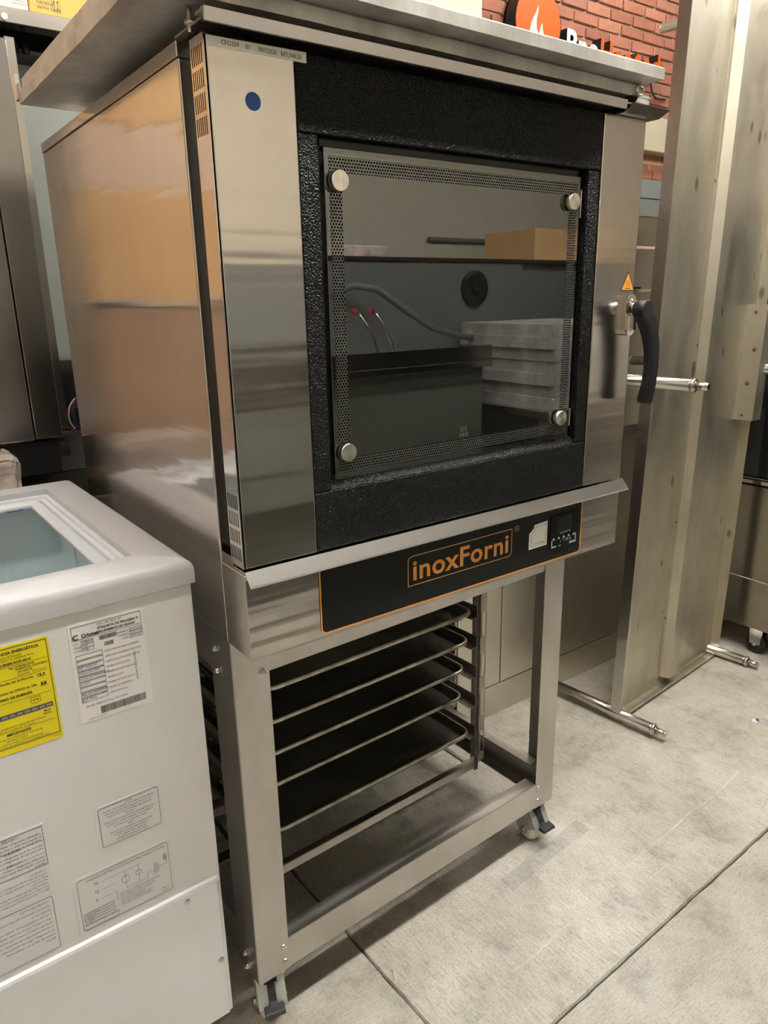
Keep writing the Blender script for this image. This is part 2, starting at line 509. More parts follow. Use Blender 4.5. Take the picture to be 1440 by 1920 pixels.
def text_into(bm, s, size, x, z, y, align='LEFT', sx=1.0, bold=0.0, extrude=0.0, res=2, shear=0.0, rot=0.0, space=1.0):
    """flat lettering facing -Y with its baseline start at (x, z)"""
    cu = bpy.data.curves.new('lettering', 'FONT')
    cu.body = s; cu.size = size; cu.align_x = align; cu.resolution_u = res
    cu.offset = bold; cu.extrude = extrude; cu.shear = shear; cu.space_character = space
    ob = bpy.data.objects.new('lettering', cu)
    me = bpy.data.meshes.new_from_object(ob)
    ca, sa = math.cos(rot), math.sin(rot)
    base = len(bm.verts)
    vs_ = []
    for v in me.vertices:
        px, pz = v.co.x * sx, v.co.y
        vs_.append(bm.verts.new((x + px * ca - pz * sa, y - v.co.z, z + px * sa + pz * ca)))
    for f in me.polygons:
        try: bm.faces.new([vs_[i] for i in f.vertices])
        except ValueError: pass
    bpy.data.objects.remove(ob); bpy.data.curves.remove(cu); bpy.data.meshes.remove(me)
    return bm
def rect(bm, x0, x1, z0, z1, y):
    bm.faces.new([bm.verts.new(p) for p in ((x0,y,z0),(x1,y,z0),(x1,y,z1),(x0,y,z1))])
    return bm

# ------------------------------------------------------------------ object helpers
def finish(name, bm, mat, parent=None, off=None, smooth=False):
    me = bpy.data.meshes.new(name)
    if off is not None:
        bmesh.ops.translate(bm, verts=bm.verts, vec=-Vector(off))
    if smooth:
        for f in bm.faces: f.smooth = True
    bm.to_mesh(me); bm.free()
    if isinstance(mat, (list, tuple)):
        for q in mat: me.materials.append(MATS[q])
    else:
        me.materials.append(MATS[mat])
    if smooth:
        me.set_sharp_from_angle(angle=R(40))
    o = bpy.data.objects.new(name, me)
    COL.objects.link(o)
    if parent: o.parent = parent
    return o
def tag(o, label, cat, group=None):
    o['label'] = label; o['category'] = cat
    if group: o['group'] = group
    return o
class Thing:
    """an Empty at the thing's base; parts are given in the frame whose origin is `off`"""
    def __init__(s, name, label, cat, loc, rot=(0, 0, 0), off=(0, 0, 0), group=None):
        s.e = bpy.data.objects.new(name, None)
        s.e.empty_display_size = 0.05
        COL.objects.link(s.e)
        s.e.location = loc; s.e.rotation_euler = rot
        s.off = Vector(off)
        tag(s.e, label, cat, group)
    def add(s, name, bm, mat, under=None, smooth=False, label=None):
        o = finish(name, bm, mat, under or s.e, s.off, smooth)
        if label: o['label'] = label
        return o
    def put(s, name, mesh, loc, rot=(0, 0, 0), under=None):
        o = bpy.data.objects.new(name, mesh)
        COL.objects.link(o); o.parent = under or s.e
        o.location = Vector(loc) - s.off; o.rotation_euler = rot
        return o
def struct(name, bm, mat, parent=None, smooth=False):
    o = finish(name, bm, mat, parent, None, smooth)
    if parent is None: o['kind'] = 'structure'
    return o
def mesh_of(bm, mat, smooth=False):
    me = bpy.data.meshes.new('m')
    if smooth:
        for f in bm.faces: f.smooth = True
    bm.to_mesh(me); bm.free()
    for q in (mat if isinstance(mat, (list, tuple)) else [mat]): me.materials.append(MATS[q])
    if smooth: me.set_sharp_from_angle(angle=R(40))
    return me

# ================================================================== SETTING
X0, X1, Y0, Y1, H = -3.0, 7.5, -3.4, 2.42, 4.3
floor = struct('floor', B(X0, X1, Y0, Y1, -0.12, -0.012), 'subfloor')
yaw = R(1.4)
JX, JY = 0.309, -0.278
def slab(x0, x1, y0, y1, mat):
    rs = random.Random(int(x0 * 100) + int(y0 * 7))
    bm = BM(); top, low, bot = [], [], []
    nx = max(2, int(min(x1 - x0, 3.5) / .03)); ny = max(2, int(min(y1 - y0, 3) / .05))
    per = [(x0 + (x1 - x0) * i / nx, y0, 0, 1) for i in range(nx)] + [(x1, y0 + (y1 - y0) * i / ny, -1, 0) for i in range(ny)] + [(x1 - (x1 - x0) * i / nx, y1, 0, -1) for i in range(nx)] + [(x0, y1 - (y1 - y0) * i / ny, 1, 0) for i in range(ny)]
    for (px, py, ix, iy) in per:
        j = rs.uniform(-.0012, .0012); ch = rs.uniform(.0015, .0045)
        low.append(bm.verts.new((px + ix * j, py + iy * j, -.006)))
        bot.append(bm.verts.new((px + ix * j, py + iy * j, -.05)))
        top.append(bm.verts.new((px + (ix or (1 if px < (x0+x1)/2 else -1) * (px in (x0, x1))) * (j + ch), py + (iy or (1 if py < (y0+y1)/2 else -1) * (py in (y0, y1))) * (j + ch), 0)))
    bm.faces.new(top)
    for i in range(len(per)):
        k = (i + 1) % len(per)
        bm.faces.new((low[i], low[k], top[k], top[i])); bm.faces.new((bot[i], bot[k], low[k], low[i]))
    bmesh.ops.recalc_face_normals(bm, faces=bm.faces)
    me = mesh_of(bm, mat)
    o = bpy.data.objects.new('slab', me); COL.objects.link(o); o.parent = floor
    o.rotation_euler = (0, 0, yaw)
    return o
g = 0.0022
slab(X0 + .1, JX - g, JY + g, Y1 - .2, 'concrete_across')
slab(JX + g, 3.6, JY + g, Y1 - .2, 'concrete_along')
slab(JX + g, 3.6, Y0 + .2, JY - g, 'concrete_across')
slab(X0 + .1, JX - g, Y0 + .2, JY - g, 'concrete_along')
slab(3.61, X1 - .2, JY + g, Y1 - .3, 'concrete_across')
slab(3.61, X1 - .2, Y0 + .1, JY - g, 'concrete_along')

wall_back = struct('wall_back', B(X0, X1, Y1, Y1 + .12, -0.1, H), 'brick_far')
wb_m = struct('mortar_bed', B(2.45, 5.15, Y1 - .006, Y1, 2.62, 3.72), 'mortar', wall_back)
bl, bh, jt = 0.222, 0.0585, 0.0135
brick_me = []
for k in range(5):
    bm = B(-bl/2, bl/2, -.011, .011, -bh/2, bh/2, 0.004, 1)
    for v in bm.verts: v.co += Vector((random.uniform(-.002, .002), random.uniform(-.003, .003), random.uniform(-.0018, .0018)))
    brick_me.append(mesh_of(bm, 'brick'))
def bricks(x0, x1, z0, z1):
    row = 0; z = z0 + bh/2
    while z < z1:
        x = x0 + (bl + jt) * (0.5 if row % 2 else 0)
        while x < x1:
            o = bpy.data.objects.new('brick', random.choice(brick_me)); COL.objects.link(o)
            o.parent = wall_back
            o.location = (x + bl/2, Y1 - .012 + random.uniform(-.002, .002), z)
            x += bl + jt
        z += bh + jt; row += 1
bricks(2.62, 4.95, 2.745, 3.62)
bricks(4.25, 4.80, 2.34, 2.43)
ledge = struct('trim_1', B(1.2, 6.5, Y1 - .10, Y1, 2.50, 2.72, .006), 'ledge_concrete')
struct('trim_2', B(1.75, 2.62, Y1 - .2, Y1, 0.0, H - .01, .01), 'cream_paint')
wall_left = struct('wall_left', B(X0 - .12, X0, Y0, Y1, -0.1, H), 'peach_paint')
wall_right = struct('wall_right', B(X1, X1 + .12, Y0, Y1, -0.1, H), 'cream_paint')
wall_front = struct('wall_front', B(X0, X1, Y0 - .12, Y0, -0.1, H), 'cream_paint')
struct('wall_rail', cyl(BM(), (3.22, Y0 + .02, 1.97), (5.2, Y0 + .02, 1.97), .018), 'cabinet_grey', wall_front)
struct('ceiling', B(X0, X1, Y0, Y1, H, H + .1), 'ceiling_paint')

# ceiling lamps: housings with bare tubes
def ceiling_lamp(x, y, z, ln, label, mat='lamp_tube'):
    t = Thing('ceiling_lamp', label, 'ceiling lamp', (x, y, z), group='ceiling lamps')
    bm = BM()
    prism(bm, [(-.10, .03), (-.07, .07), (.07, .07), (.10, .03)], 'x', -ln/2, ln/2)
    t.add('housing', bm, 'lamp_housing')
    for s in (-1, 1):
        t.add('tube', cyl(BM(), (-ln/2 + .02, s*.05, .0), (ln/2 - .02, s*.05, .0), .022, n=10), mat)
    for sx in (-1, 1):
        t.add('end_cap', B(sx*(ln/2-.015)-.012, sx*(ln/2-.015)+.012, -.08, .08, -.025, .05), 'lamp_housing')
        t.add('hanger', cyl(BM(), (sx*.35*ln, 0, .07), (sx*.35*ln, 0, H - z), .006, n=6), 'lamp_housing')
for (x, y, z, ln, lab) in ((-1.4, -0.55, 3.55, 2.2, 'twin tube ceiling lamp above the aisle, nearest the peach wall'),
                           (1.2, -0.55, 3.55, 2.2, 'twin tube ceiling lamp above the aisle in front of the oven'),
                           (3.8, -0.55, 3.55, 2.2, 'twin tube ceiling lamp above the aisle past the upended table'),
                           (0.6, 1.75, 4.0, 2.2, 'twin tube ceiling lamp hung behind the oven near the brick wall'),
                           (3.6, 1.55, 4.0, 2.2, 'twin tube ceiling lamp hung before the brick wall sign')):
    ceiling_lamp(x, y, z, ln, lab, 'lamp_tube_back' if y > 1 else 'lamp_tube' if x == 1.2 else 'lamp_tube_dim')

# ================================================================== OVEN
OB = (0.5, 0.47, 0.96)
ov = Thing('convection_oven', 'large stainless steel convection oven with black framed glass door and orange lettering', 'oven', OB, off=OB)
A = ov.add
A('body', B(0, 1, .093, .948, .96, 1.90, .0025, 2), 'steel_side')
bm = B(-.0015, 1.0015, .0925, .9495, 1.9005, 1.922, .0015)
A('roof_cover', bm, 'steel_side')
for x in (.12, .84): A('roof_batten', B(x, x + .05, .05, .70, 1.9222, 1.9495), 'black_rubber')
A('door_seal_frame', B(.012, .988, .052, .0925, 1.118, 1.921), 'black_gloss')
# visor above the door
bm = BM()
box(bm, -.002, 1.002, -.030, .093, 1.9225, 1.9255)
A('visor', bm, 'alu_profile')
prof = [(-.034, 1.9115), (-.031, 1.9110), (-.030, 1.9225), (-.006, 1.9225), (-.006, 1.9265), (-.030, 1.928), (-.036, 1.9275)]
A('visor_edge', prism(BM(), prof, 'x', -.012, .885), 'alu_profile')
bm = BM()
prism(bm, [(-.045, 1.921), (-.02, 1.909), (.06, 1.909), (.085, 1.916), (.085, 1.9225), (-.045, 1.9225)], 'x', .895, 1.015)
A('visor_end_bracket', bm, 'steel_dark')
bm = BM(); cyl(bm, (.0, .04, 1.917), (.0, .04, 1.948), .0035, n=8); cyl(bm, (.0, .04, 1.9265), (.0, .04, 1.932), .008, n=6)
A('roof_bolt', bm, 'zinc_bolt')

# control box under the door
A('control_box', B(0, 1, 0, .0925, .96, 1.1165, .0012), 'steel_door')
bm = BM()
prism(bm, [(0.0, 1.1215), (-.0185, 1.1005), (-.0200, 1.0995), (-.0190, 1.1025), (-.0005, 1.1235), (.044, 1.1235), (.044, 1.1215)], 'x', .0005, 1.0095)
A('drip_lip', bm, 'polished_lip')
bm = BM(); prism(bm, [(.044, 1.1235), (.044, 1.138), (.088, 1.138), (.088, 1.1175), (.0, 1.1175), (0, 1.1235)], 'x', .0008, .0025)
A('lip_upstand', bm, 'steel_side')

# black printed control fascia
fa = A('control_fascia', prism(BM(), rrect(.1415, .8625, .9675, 1.0985, .012), 'y', -.0012, .001), 'label_black')
A('fascia_border', outline(BM(), rrect(.1415, .8625, .9675, 1.0985, .012), .0028, -.0015, -.0012), 'orange_print', fa)
lg = BM()
outline(lg, rrect(.3425, .6305, 1.0098, 1.0725, .011, corners=(0, 1, 0, 1)), .0016, -.0015, -.0012)
A('logo_box', lg, 'orange_soft', fa)
lt = BM()
text_into(lt, 'inoxForni', .0585, .3530, 1.0215, -.0016, sx=0.885, bold=.0012, res=4, space=1.06)
xs = [v.co.x for v in lt.verts]; x_a, x_b = min(xs), max(xs)
for v in lt.verts: v.co.x = .3555 + (v.co.x - x_a) * (.6195 - .3555) / (x_b - x_a)
A('lettering', lt, 'orange_print', fa, label='orange inoxForni lettering')
rg = BM(); text_into(rg, 'R', .0085, .6455, 1.0665, -.0016, align='CENTER')
n_ = 20
outline(rg, [(.6455 + .0068 * math.cos(2*math.pi*i/n_), 1.0697 + .0068 * math.sin(2*math.pi*i/n_)) for i in range(n_)], .0010, -.0015, -.0012)
A('registered_mark', rg, 'orange_soft', fa)
qs = A('instruction_sticker', prism(BM(), [(.6845, 1.0110), (.7430, 1.0115), (.7430, 1.0682), (.7010, 1.0660), (.6990, 1.0590), (.6845, 1.0480)], 'y', -.0018, -.0011), 'paper', fa)
bm = BM(); outline(bm, [(.6905, 1.0155), (.7390, 1.0160), (.7390, 1.0625), (.7060, 1.0610), (.7040, 1.0560), (.6905, 1.0460)], .0008, -.0021, -.0018)
text_into(bm, 'Control Digital', .0065, .7147, 1.0195, -.0021, align='CENTER')
A('sticker_print', bm, 'ink', fa)
dp = A('display', B(.7530, .8430, -.0045, .0, .9965, 1.0765, .0012), 'black_gloss', fa)
bm = B(.7735, .8235, -.0049, -.004, 1.0345, 1.0690)
A('display_window', bm, 'black_plastic', fa)
bm = BM()
text_into(bm, 'INOXFORNI', .0068, .8010, 1.0290, -.0049, align='CENTER')
text_into(bm, 'v  ^  PFI R', .0095, .8040, 1.0085, -.0049, align='CENTER')
for k in range(5):
    xk = .7630 + k * .0172
    bm.faces.new([bm.verts.new(p) for p in ((xk - .0045, -.0049, 1.0175), (xk + .0045, -.0049, 1.0175), (xk, -.0049, 1.0240))])
for (x0, x1, z0, z1) in ((.7555, .7585, 1.0015, 1.0180), (.7555, .7720, .9995, 1.0030), (.8370, .8400, 1.0015, 1.0220), (.8180, .8400, .9995, 1.0045), (.7800, .7880, 1.0000, 1.0020)):
    rect(bm, x0, x1, z0, z1, -.0049)
A('display_icons', bm, 'grey_print', fa)

# the door: steel cheeks, black field, window
ZD0, ZD1 = 1.128, 1.909
def sheet_cover(x0, x1):
    return B(x0, x1, 0, .0475, ZD0, ZD1, .0016, 2)
lp = A('door_cover', sheet_cover(.0035, .1410), 'steel_door')
# louvred side of the left cover: real slots over a dark back
def vent_rows(z_lo, z_hi, rows):
    gap = .006; hgt = (z_hi - z_lo - gap * (rows - 1)) / rows
    return [(z_lo + i * (hgt + gap), z_lo + i * (hgt + gap) + hgt) for i in range(rows)]
ys = [0.0008]; y = .0075
hole_cols = []
for i in range(6):
    ys += [y, y + .0030]; hole_cols.append(len(ys) - 2); y += .0066
ys.append(.0475)
zs = [ZD0]; hole_rows = []
for (a, bq) in vent_rows(ZD0 + .012, ZD0 + .125, 4) + vent_rows(ZD1 - .125, ZD1 - .012, 4):
    zs += [a, bq]; hole_rows.append(len(zs) - 2)
zs.append(ZD1)
A('louvred_side', grid_plate(BM(), ys, zs, {(i, j) for i in hole_cols for j in hole_rows}, 0.0, .0012, 'x'), 'steel_side', lp)
A('louvre_backing', B(.0014, .0036, .003, .046, ZD0 + .002, ZD1 - .002), 'black_void', lp)
A('door_cover', sheet_cover(.8620, 1.0000), 'steel_door')
A('upper_door_panel', B(.1425, .8605, .0012, .046, 1.8010, ZD1 - .001, .0015), 'black_texture')
A('lower_door_panel', B(.1425, .8605, .0012, .046, ZD0, 1.2335, .0015), 'black_texture')
A('door_stile', B(.1425, .1775, .0018, .046, 1.2345, 1.7998, .0015), 'black_texture')
A('door_stile', B(.8250, .8605, .0018, .046, 1.2345, 1.7998, .0015), 'black_texture')
bm = BM()    # stepped reveal round the window
for (p, ax) in (((.1775, .1900), 0), ((.8120, .8250), 0)):
    box(bm, p[0], p[1], .018, .046, 1.2345, 1.7998)
box(bm, .1775, .8250, .018, .046, 1.7880, 1.7998)
A('window_reveal', bm, 'black_gloss')
bm = BM(); prism(bm, [(.004, 1.2345), (.020, 1.2500), (.046, 1.2500), (.046, 1.2345)], 'x', .1775, .8250)
A('window_sill', bm, 'black_texture')
A('inner_window', B(.180, .822, .040, .0455, 1.2345, 1.7998), 'black_gloss')
gl_ = A('window_glass', B(.1925, .8095, .0100, .0150, 1.2490, 1.7860, .0006), 'door_glass')
bm = BM()    # printed dot border on the face of the glass
fx0, fx1, fz0, fz1, fw = .2005, .8015, 1.2620, 1.7740, .024
for (a, bq, c_, d_) in ((fx0, fx1, fz0, fz0 + fw), (fx0, fx1, fz1 - fw, fz1), (fx0, fx0 + fw, fz0 + fw, fz1 - fw), (fx1 - fw, fx1, fz0 + fw, fz1 - fw)):
    rect(bm, a, bq, c_, d_, .0096)
A('dotted_border', bm, 'frit', gl_)
bm = BM()
outline(bm, rrect(.4920, .5080, 1.2990, 1.3080, .0), .0008, .0154, .0156)
text_into(bm, 'INOX', .0062, .5000, 1.3010, .0153, align='CENTER')
text_into(bm, 'AIRIS', .0115, .5000, 1.2880, .0153, align='CENTER')
text_into(bm, '-----', .008, .5000, 1.2790, .0153, align='CENTER')
A('glass_mark', bm, 'grey_print', gl_)
kn = lathe(BM(), (0, 0, 0), (0, -1, 0), [(0, .012), (.0035, .012), (.0035, .0165), (.0125, .0165), (.0137, .0155), (.0137, .0)], 28)
kme = mesh_of(kn, 'knob_spun', True)
for (x, z) in ((.2140, 1.7370), (.7795, 1.7370), (.2135, 1.2975), (.7720, 1.2975)):
    ov.put('glass_fixing', kme, (x, .0100, z))
for (z0, z1) in ((1.7080, 1.7620), (1.2750, 1.3130)):
    A('glass_clip', B(.8100, .8130, .0075, .016, z0, z1, .0005), 'alu_profile')
# handle
bm = BM()
prism(bm, rrect(.9590, .9945, 1.4640, 1.5540, .0170, 7), 'y', -.0260, .0002)
bmesh.ops.bevel(bm, geom=[e for e in bm.edges if abs(e.verts[0].co.y + .026) < 1e-5 and abs(e.verts[1].co.y + .026) < 1e-5], offset=.0125, segments=5, affect='EDGES')
hn = A('door_handle', bm, 'chrome', smooth=True)
bm = BM(); tube(bm, [(.976, -.018, 1.524), (.976, -.030, 1.523), (.976, -.040, 1.521)], [.0150, .0145, .0150], 18)
A('handle_neck', bm, 'chrome', hn)
bm = BM()
pts = [(.9640, -.040, 1.5285), (.9690, -.046, 1.5210), (.9820, -.052, 1.4990), (.9935, -.0555, 1.4680), (1.0010, -.057, 1.4350), (1.0045, -.057, 1.3950), (1.0030, -.0555, 1.3550), (.9975, -.052, 1.3190), (.9965, -.0515, 1.3130)]
wid = [.0150, .0215, .0215, .0195, .0180, .0170, .0172, .0185, .0150]
rings = []
for i, (p, r_) in enumerate(zip(pts, wid)):
    a_ = Vector(pts[max(i - 1, 0)]); q_ = Vector(pts[min(i + 1, len(pts) - 1)])
    d = (q_ - a_).normalized(); v_ = Vector((0, -1, 0)); v_ = (v_ - d * v_.dot(d)).normalized(); u_ = v_.cross(d)
    ring = []
    for k in range(24):
        t_ = 2 * math.pi * k / 24; c_, s_ = math.cos(t_), math.sin(t_)
        e_ = lambda x: math.copysign(abs(x) ** 0.55, x)
        ring.append(bm.verts.new(Vector(p) + u_ * (e_(c_) * r_) + v_ * (e_(s_) * r_ * .70)))
    rings.append(ring)
for a_, q_ in zip(rings, rings[1:]):
    for k in range(24): bm.faces.new((a_[k], a_[(k + 1) % 24], q_[(k + 1) % 24], q_[k]))
bm.faces.new(rings[0][::-1]); bm.faces.new(rings[-1])
lathe(bm, (.9690, -.0340, 1.5210), (0, -1, 0), [(0, .0185), (.004, .0205), (.026, .0205), (.0285, .0190), (.0290, .0)], 28)
bmesh.ops.recalc_face_normals(bm, faces=bm.faces)
A('lever', bm, 'black_plastic', hn, smooth=True)
# stickers
ws = A('heat_warning_sticker', prism(BM(), [(.9515, 1.5615), (1.0002 - .0008, 1.5615), (.9750, 1.6045)], 'y', -.0006, .0), 'ink')
A('sticker_field', prism(BM(), [(.9550, 1.5638), (.9960, 1.5638), (.9750, 1.5995)], 'y', -.0009, -.0005), 'warn_orange', ws)
bm = BM(); rect(bm, .9660, .9850, 1.5665, 1.5682, -.0011)
for k in range(3):
    xk = .9700 + k * .0055
    pts = [(xk + .0011 * math.sin(t * 5.5), 1.5705 + t * .0135) for t in [i / 8 for i in range(9)]]
    for (a, bq) in zip(pts, pts[1:]):
        bm.faces.new([bm.verts.new(p) for p in ((a[0]-.0006,-.0011,a[1]), (a[0]+.0006,-.0011,a[1]), (bq[0]+.0006,-.0011,bq[1]), (bq[0]-.0006,-.0011,bq[1]))])
A('sticker_print', bm, 'ink', ws)
n_ = 32
A('round_sticker', prism(BM(), [(.0700 + .0122 * math.cos(2*math.pi*i/n_), 1.8318 + .0122 * math.sin(2*math.pi*i/n_)) for i in range(n_)], 'y', -.0005, .0), 'blue_dot', label='blue dot sticker')
pt = A('price_tag', prism(BM(), [(.0045, 1.8930), (.1620, 1.8935), (.1620, 1.9080), (.0045, 1.9056)], 'y', -.0006, .0), 'paper_tag', label='pale price tag')
bm = BM()
for (s_, x_) in (('CFO259', .0255), ('01', .0630), ('18052026', .0810), ('$83,368.00', .1185)):
    text_into(bm, s_, .0085, x_, 1.8972, -.0008, sx=.93, rot=.003)
A('tag_print', bm, 'ink', pt)

# ================================================================== STAND
SA = math.atan(0.0334)
st = Thing('oven_stand', 'stainless steel rolling stand with tray rack under the oven', 'stand', (0, .1086, 0), rot=(0, 0, SA))
A = st.add
xl0, xl1, xl2, xl3 = .0104, .0874, .9084, .9852
D = .74
T = .0030
zt, zb = .957, .130
def angle_leg(x_out, x_in, y_f, y_b):
    """L section: one flange across the front or back, one along the side"""
    bm = BM()
    xo0, xo1 = sorted((x_out, x_out + (T if x_in > x_out else -T)))
    xf0, xf1 = sorted((x_out, x_in))
    yf1 = y_f + (T if y_b > y_f else -T)
    ya, yb = sorted((y_f, yf1))
    box(bm, xf0, xf1, ya, yb, zb, zt, .0010)
    ya, yb = sorted((yf1, y_b))
    box(bm, xo0, xo1, ya, yb, zb, zt, .0010)
    return bm
A('leg', angle_leg(xl0, xl1, 0, .094), 'steel_frame')
A('leg', angle_leg(xl3, xl2, 0, .094), 'steel_frame')
A('leg', angle_leg(xl0, xl1, D, D - .094), 'steel_frame')
A('leg', angle_leg(xl3, xl2, D, D - .094), 'steel_frame')
def channel(bm, x0, x1, y0, y1, z0, z1, along, lip):
    """folded rail: web plus a top and a bottom return flange of length lip"""
    if along == 'x':
        s = 1 if lip > 0 else -1
        ya, yb = sorted((y0, y0 + s * T)); box(bm, x0, x1, ya, yb, z0, z1, .0008)
        ya, yb = sorted((y0 + s * T, y0 + lip)); box(bm, x0, x1, ya, yb, z1 - T, z1); box(bm, x0, x1, ya, yb, z0, z0 + T)
    else:
        s = 1 if lip > 0 else -1
        xa, xb = sorted((x0, x0 + s * T)); box(bm, xa, xb, y0, y1, z0, z1, .0008)
        xa, xb = sorted((x0 + s * T, x0 + lip)); box(bm, xa, xb, y0, y1, z1 - T, z1); box(bm, xa, xb, y0, y1, z0, z0 + T)
    return bm
A('top_rail', channel(BM(), xl1 - .004, xl2 + .004, .0035, 0, .863, .957, 'x', .035), 'steel_frame')
A('bottom_rail', channel(BM(), xl1 - .001, xl2 + .001, .0005, 0, .132, .2105, 'x', .04), 'steel_frame')
A('top_rail', channel(BM(), xl1, xl2, D - .0035, 0, .863, .957, 'x', -.035), 'steel_frame')
A('bottom_rail', channel(BM(), xl1, xl2, D - .0035, 0, .132, .2105, 'x', -.04), 'steel_frame')
A('side_rail', channel(BM(), xl0 + .0035, 0, .094, D - .094, .858, .957, 'y', .03), 'steel_frame')
A('side_rail', channel(BM(), xl3 - .0035, 0, .094, D - .094, .858, .957, 'y', -.03), 'steel_frame')
A('side_rail', channel(BM(), xl0 + .0035, 0, .050, D - .05, .140, .235, 'y', .04), 'steel_frame')
A('side_rail', channel(BM(), xl3 - .0035, 0, .050, D - .05, .140, .235, 'y', -.04), 'steel_frame')
bolt = BM()
cyl(bolt, (0, 0, 0), (0, -.0016, 0), .0090, n=18)
cyl(bolt, (0, -.0016, 0), (0, -.0070, 0), .0068, n=6)
lathe(bolt, (0, -.0070, 0), (0, -1, 0), [(0, .0050), (.002, .0046), (.004, .0030), (.0042, .0)], 10)
bolt_me = mesh_of(bolt, 'zinc_bolt')
rvt = lathe(BM(), (0, 0, 0), (0, -1, 0), [(0, .0068), (.002, .0064), (.0045, .0042), (.0055, .0)], 14)
rivet_me = mesh_of(rvt, 'zinc_bolt', True)
for (x, z) in ((.0725, .868), (xl2 + .014, .930)): st.put('bolt', bolt_me, (x, 0, z))
for (x, z) in ((.0745, .196), (.0765, .156), (xl2 + .013, .196), (xl2 + .013, .154)): st.put('rivet', rivet_me, (x, 0, z))
for (y, z) in ((.060, .916), (.058, .870), (.048, .186), (.046, .150)): st.put('bolt', bolt_me, (xl0, y, z), (0, 0, -math.pi/2))

# casters
def make_caster():
    f = BM()
    # hooded fork: side cheeks with a sloping hood
    side = [(-.020, .048), (-.012, .028), (.012, .028), (.036, .056), (.036, .100), (.020, .113), (-.014, .113), (-.046, .062)]
    for s in (-1, 1):
        prism(f, [(p[0], p[1]) for p in side], 'x', s * .0300 - .0013, s * .0300 + .0013)
    hood = [(-.047, .060), (-.014, .1142), (.022, .1142), (.022, .1115), (-.0125, .1115), (-.0445, .0590)]
    prism(f, hood, 'x', -.0313, .0313)
    cyl(f, (0, .006, .112), (0, .006, .122), .022, n=18)
    box(f, -.034, .034, -.026, .038, .122, .1285, .001)
    wh = lathe(BM(), (-.0260, 0, .040), (1, 0, 0), [(0, .012), (.0, .028), (.005, .0365), (.014, .0396), (.038, .0396), (.047, .0365), (.052, .028), (.052, .012)], 28)
    ax = BM()
    cyl(ax, (-.036, 0, .040), (.036, 0, .040), .0042, n=10)
    for s in (-1, 1): cyl(ax, (s*.0315, 0, .040), (s*.0385, 0, .040), .0085, n=6)
    pd = BM()
    prism(pd, [(-.022, .1070), (-.0255, .1100), (-.0465, .0745), (-.0700, .0700), (-.0720, .0620), (-.0480, .0620), (-.0425, .0700)], 'x', -.0085, .0085)
    prism(pd, [(-.0500, .0730), (-.0700, .0715), (-.0760, .0660), (-.0700, .0600), (-.0490, .0600)], 'x', -.0220, .0220)
    prism(pd, [(-.0160, .1135), (-.0230, .1020), (-.0260, .1040), (-.0190, .1160)], 'x', -.0145, .0145)
    bmesh.ops.bevel(pd, geom=list(pd.edges), offset=.0012, segments=1, affect='EDGES')
    return mesh_of(f, 'zinc_plate'), mesh_of(wh, 'nylon_wheel', True), mesh_of(ax, 'zinc_bolt'), mesh_of(pd, 'black_rubber')
cm = make_caster()
for (x, y, a) in ((.050, .036, -18), (xl3 - .048, .036, -2), (.050, D - .04, 160), (xl3 - .048, D - .04, 200)):
    k = st.put('caster', cm[0], (x, y, 0.0015), (0, 0, R(a)))
    for nm, me_ in (('wheel', cm[1]), ('axle_bolt', cm[2]), ('brake_pedal', cm[3])):
        o = bpy.data.objects.new(nm, me_); COL.objects.link(o); o.parent = k

# tray rack inside the stand
RY = .158
TZ = (.717, .626, .533, .441, .337)
for s in (0, 1):
    xa, xb = (.820, .834) if s == 0 else (.120, .134)
    for yy in ((RY, RY + .003), (RY + .52, RY + .523)):
        A('rack_upright', B(xa, xb, yy[0], yy[1], .212, .862, .0005), 'steel_dark')
# slotted strips at the right of the rack
def slotted(x0, x1, y, z0, z1, k0, k1, fr):
    zs_ = [z0]; holes = set(); hgt = (z1 - z0) / 5
    for i in range(5):
        zs_ += [z0 + hgt * i + hgt * (1 - fr) * .5, z0 + hgt * i + hgt * (1 + fr) * .5]
        holes.add((1, len(zs_) - 2))
    zs_.append(z1)
    return grid_plate(BM(), [x0, x0 + k0, x1 - k1, x1], zs_, holes, y, y + .0018, 'y')
for yy in (RY + .012, RY + .510):
    A('slotted_strip', slotted(.8365, .8530, yy, .222, .860, .003, .004, .60), 'steel_panel')
    A('slotted_strip', slotted(.8560, .8740, yy + .004, .222, .860, .0025, .0025, .58), 'steel_panel')
    A('slotted_strip', slotted(.0840, .1040, yy, .222, .860, .003, .004, .60), 'steel_panel')
for yy in (RY + .034, RY + .49):
    A('slot_shade_strip', B(.8365, .8745, yy, yy + .0015, .222, .860), 'steel_dark')  # dark strip added behind the slots, painting the shade inside them
for tz in TZ:
    for (xa, xb, lip) in ((.8005, .8345, 1), (.1195, .1535, -1)):
        bm = BM()
        box(bm, xa, xb, RY + .004, RY + .52, tz - .0155, tz - .0135)
        if lip > 0: box(bm, xb - .002, xb, RY + .004, RY + .52, tz - .0135, tz + .012)
        else: box(bm, xa, xa + .002, RY + .004, RY + .52, tz - .0135, tz + .012)
        A('tray_runner', bm, 'steel_frame')
A('rack_rail', channel(BM(), .1195, .8355, RY + .002, 0, .219, .2425, 'x', .02), 'steel_frame')
A('rack_rail', channel(BM(), .1195, .8355, RY + .52, 0, .219, .2425, 'x', -.02), 'steel_frame')
for xx in (.126, .826): A('rack_cross_bar', B(xx - .006, xx + .006, RY + .005, RY + .52, .2125, .2185), 'steel_frame')
for xx in (.126, .826):
    for yy in (RY + .02, RY + .50): A('rack_hanger', B(xx - .008, xx + .008, yy, yy + .012, .845, .958), 'steel_dark')
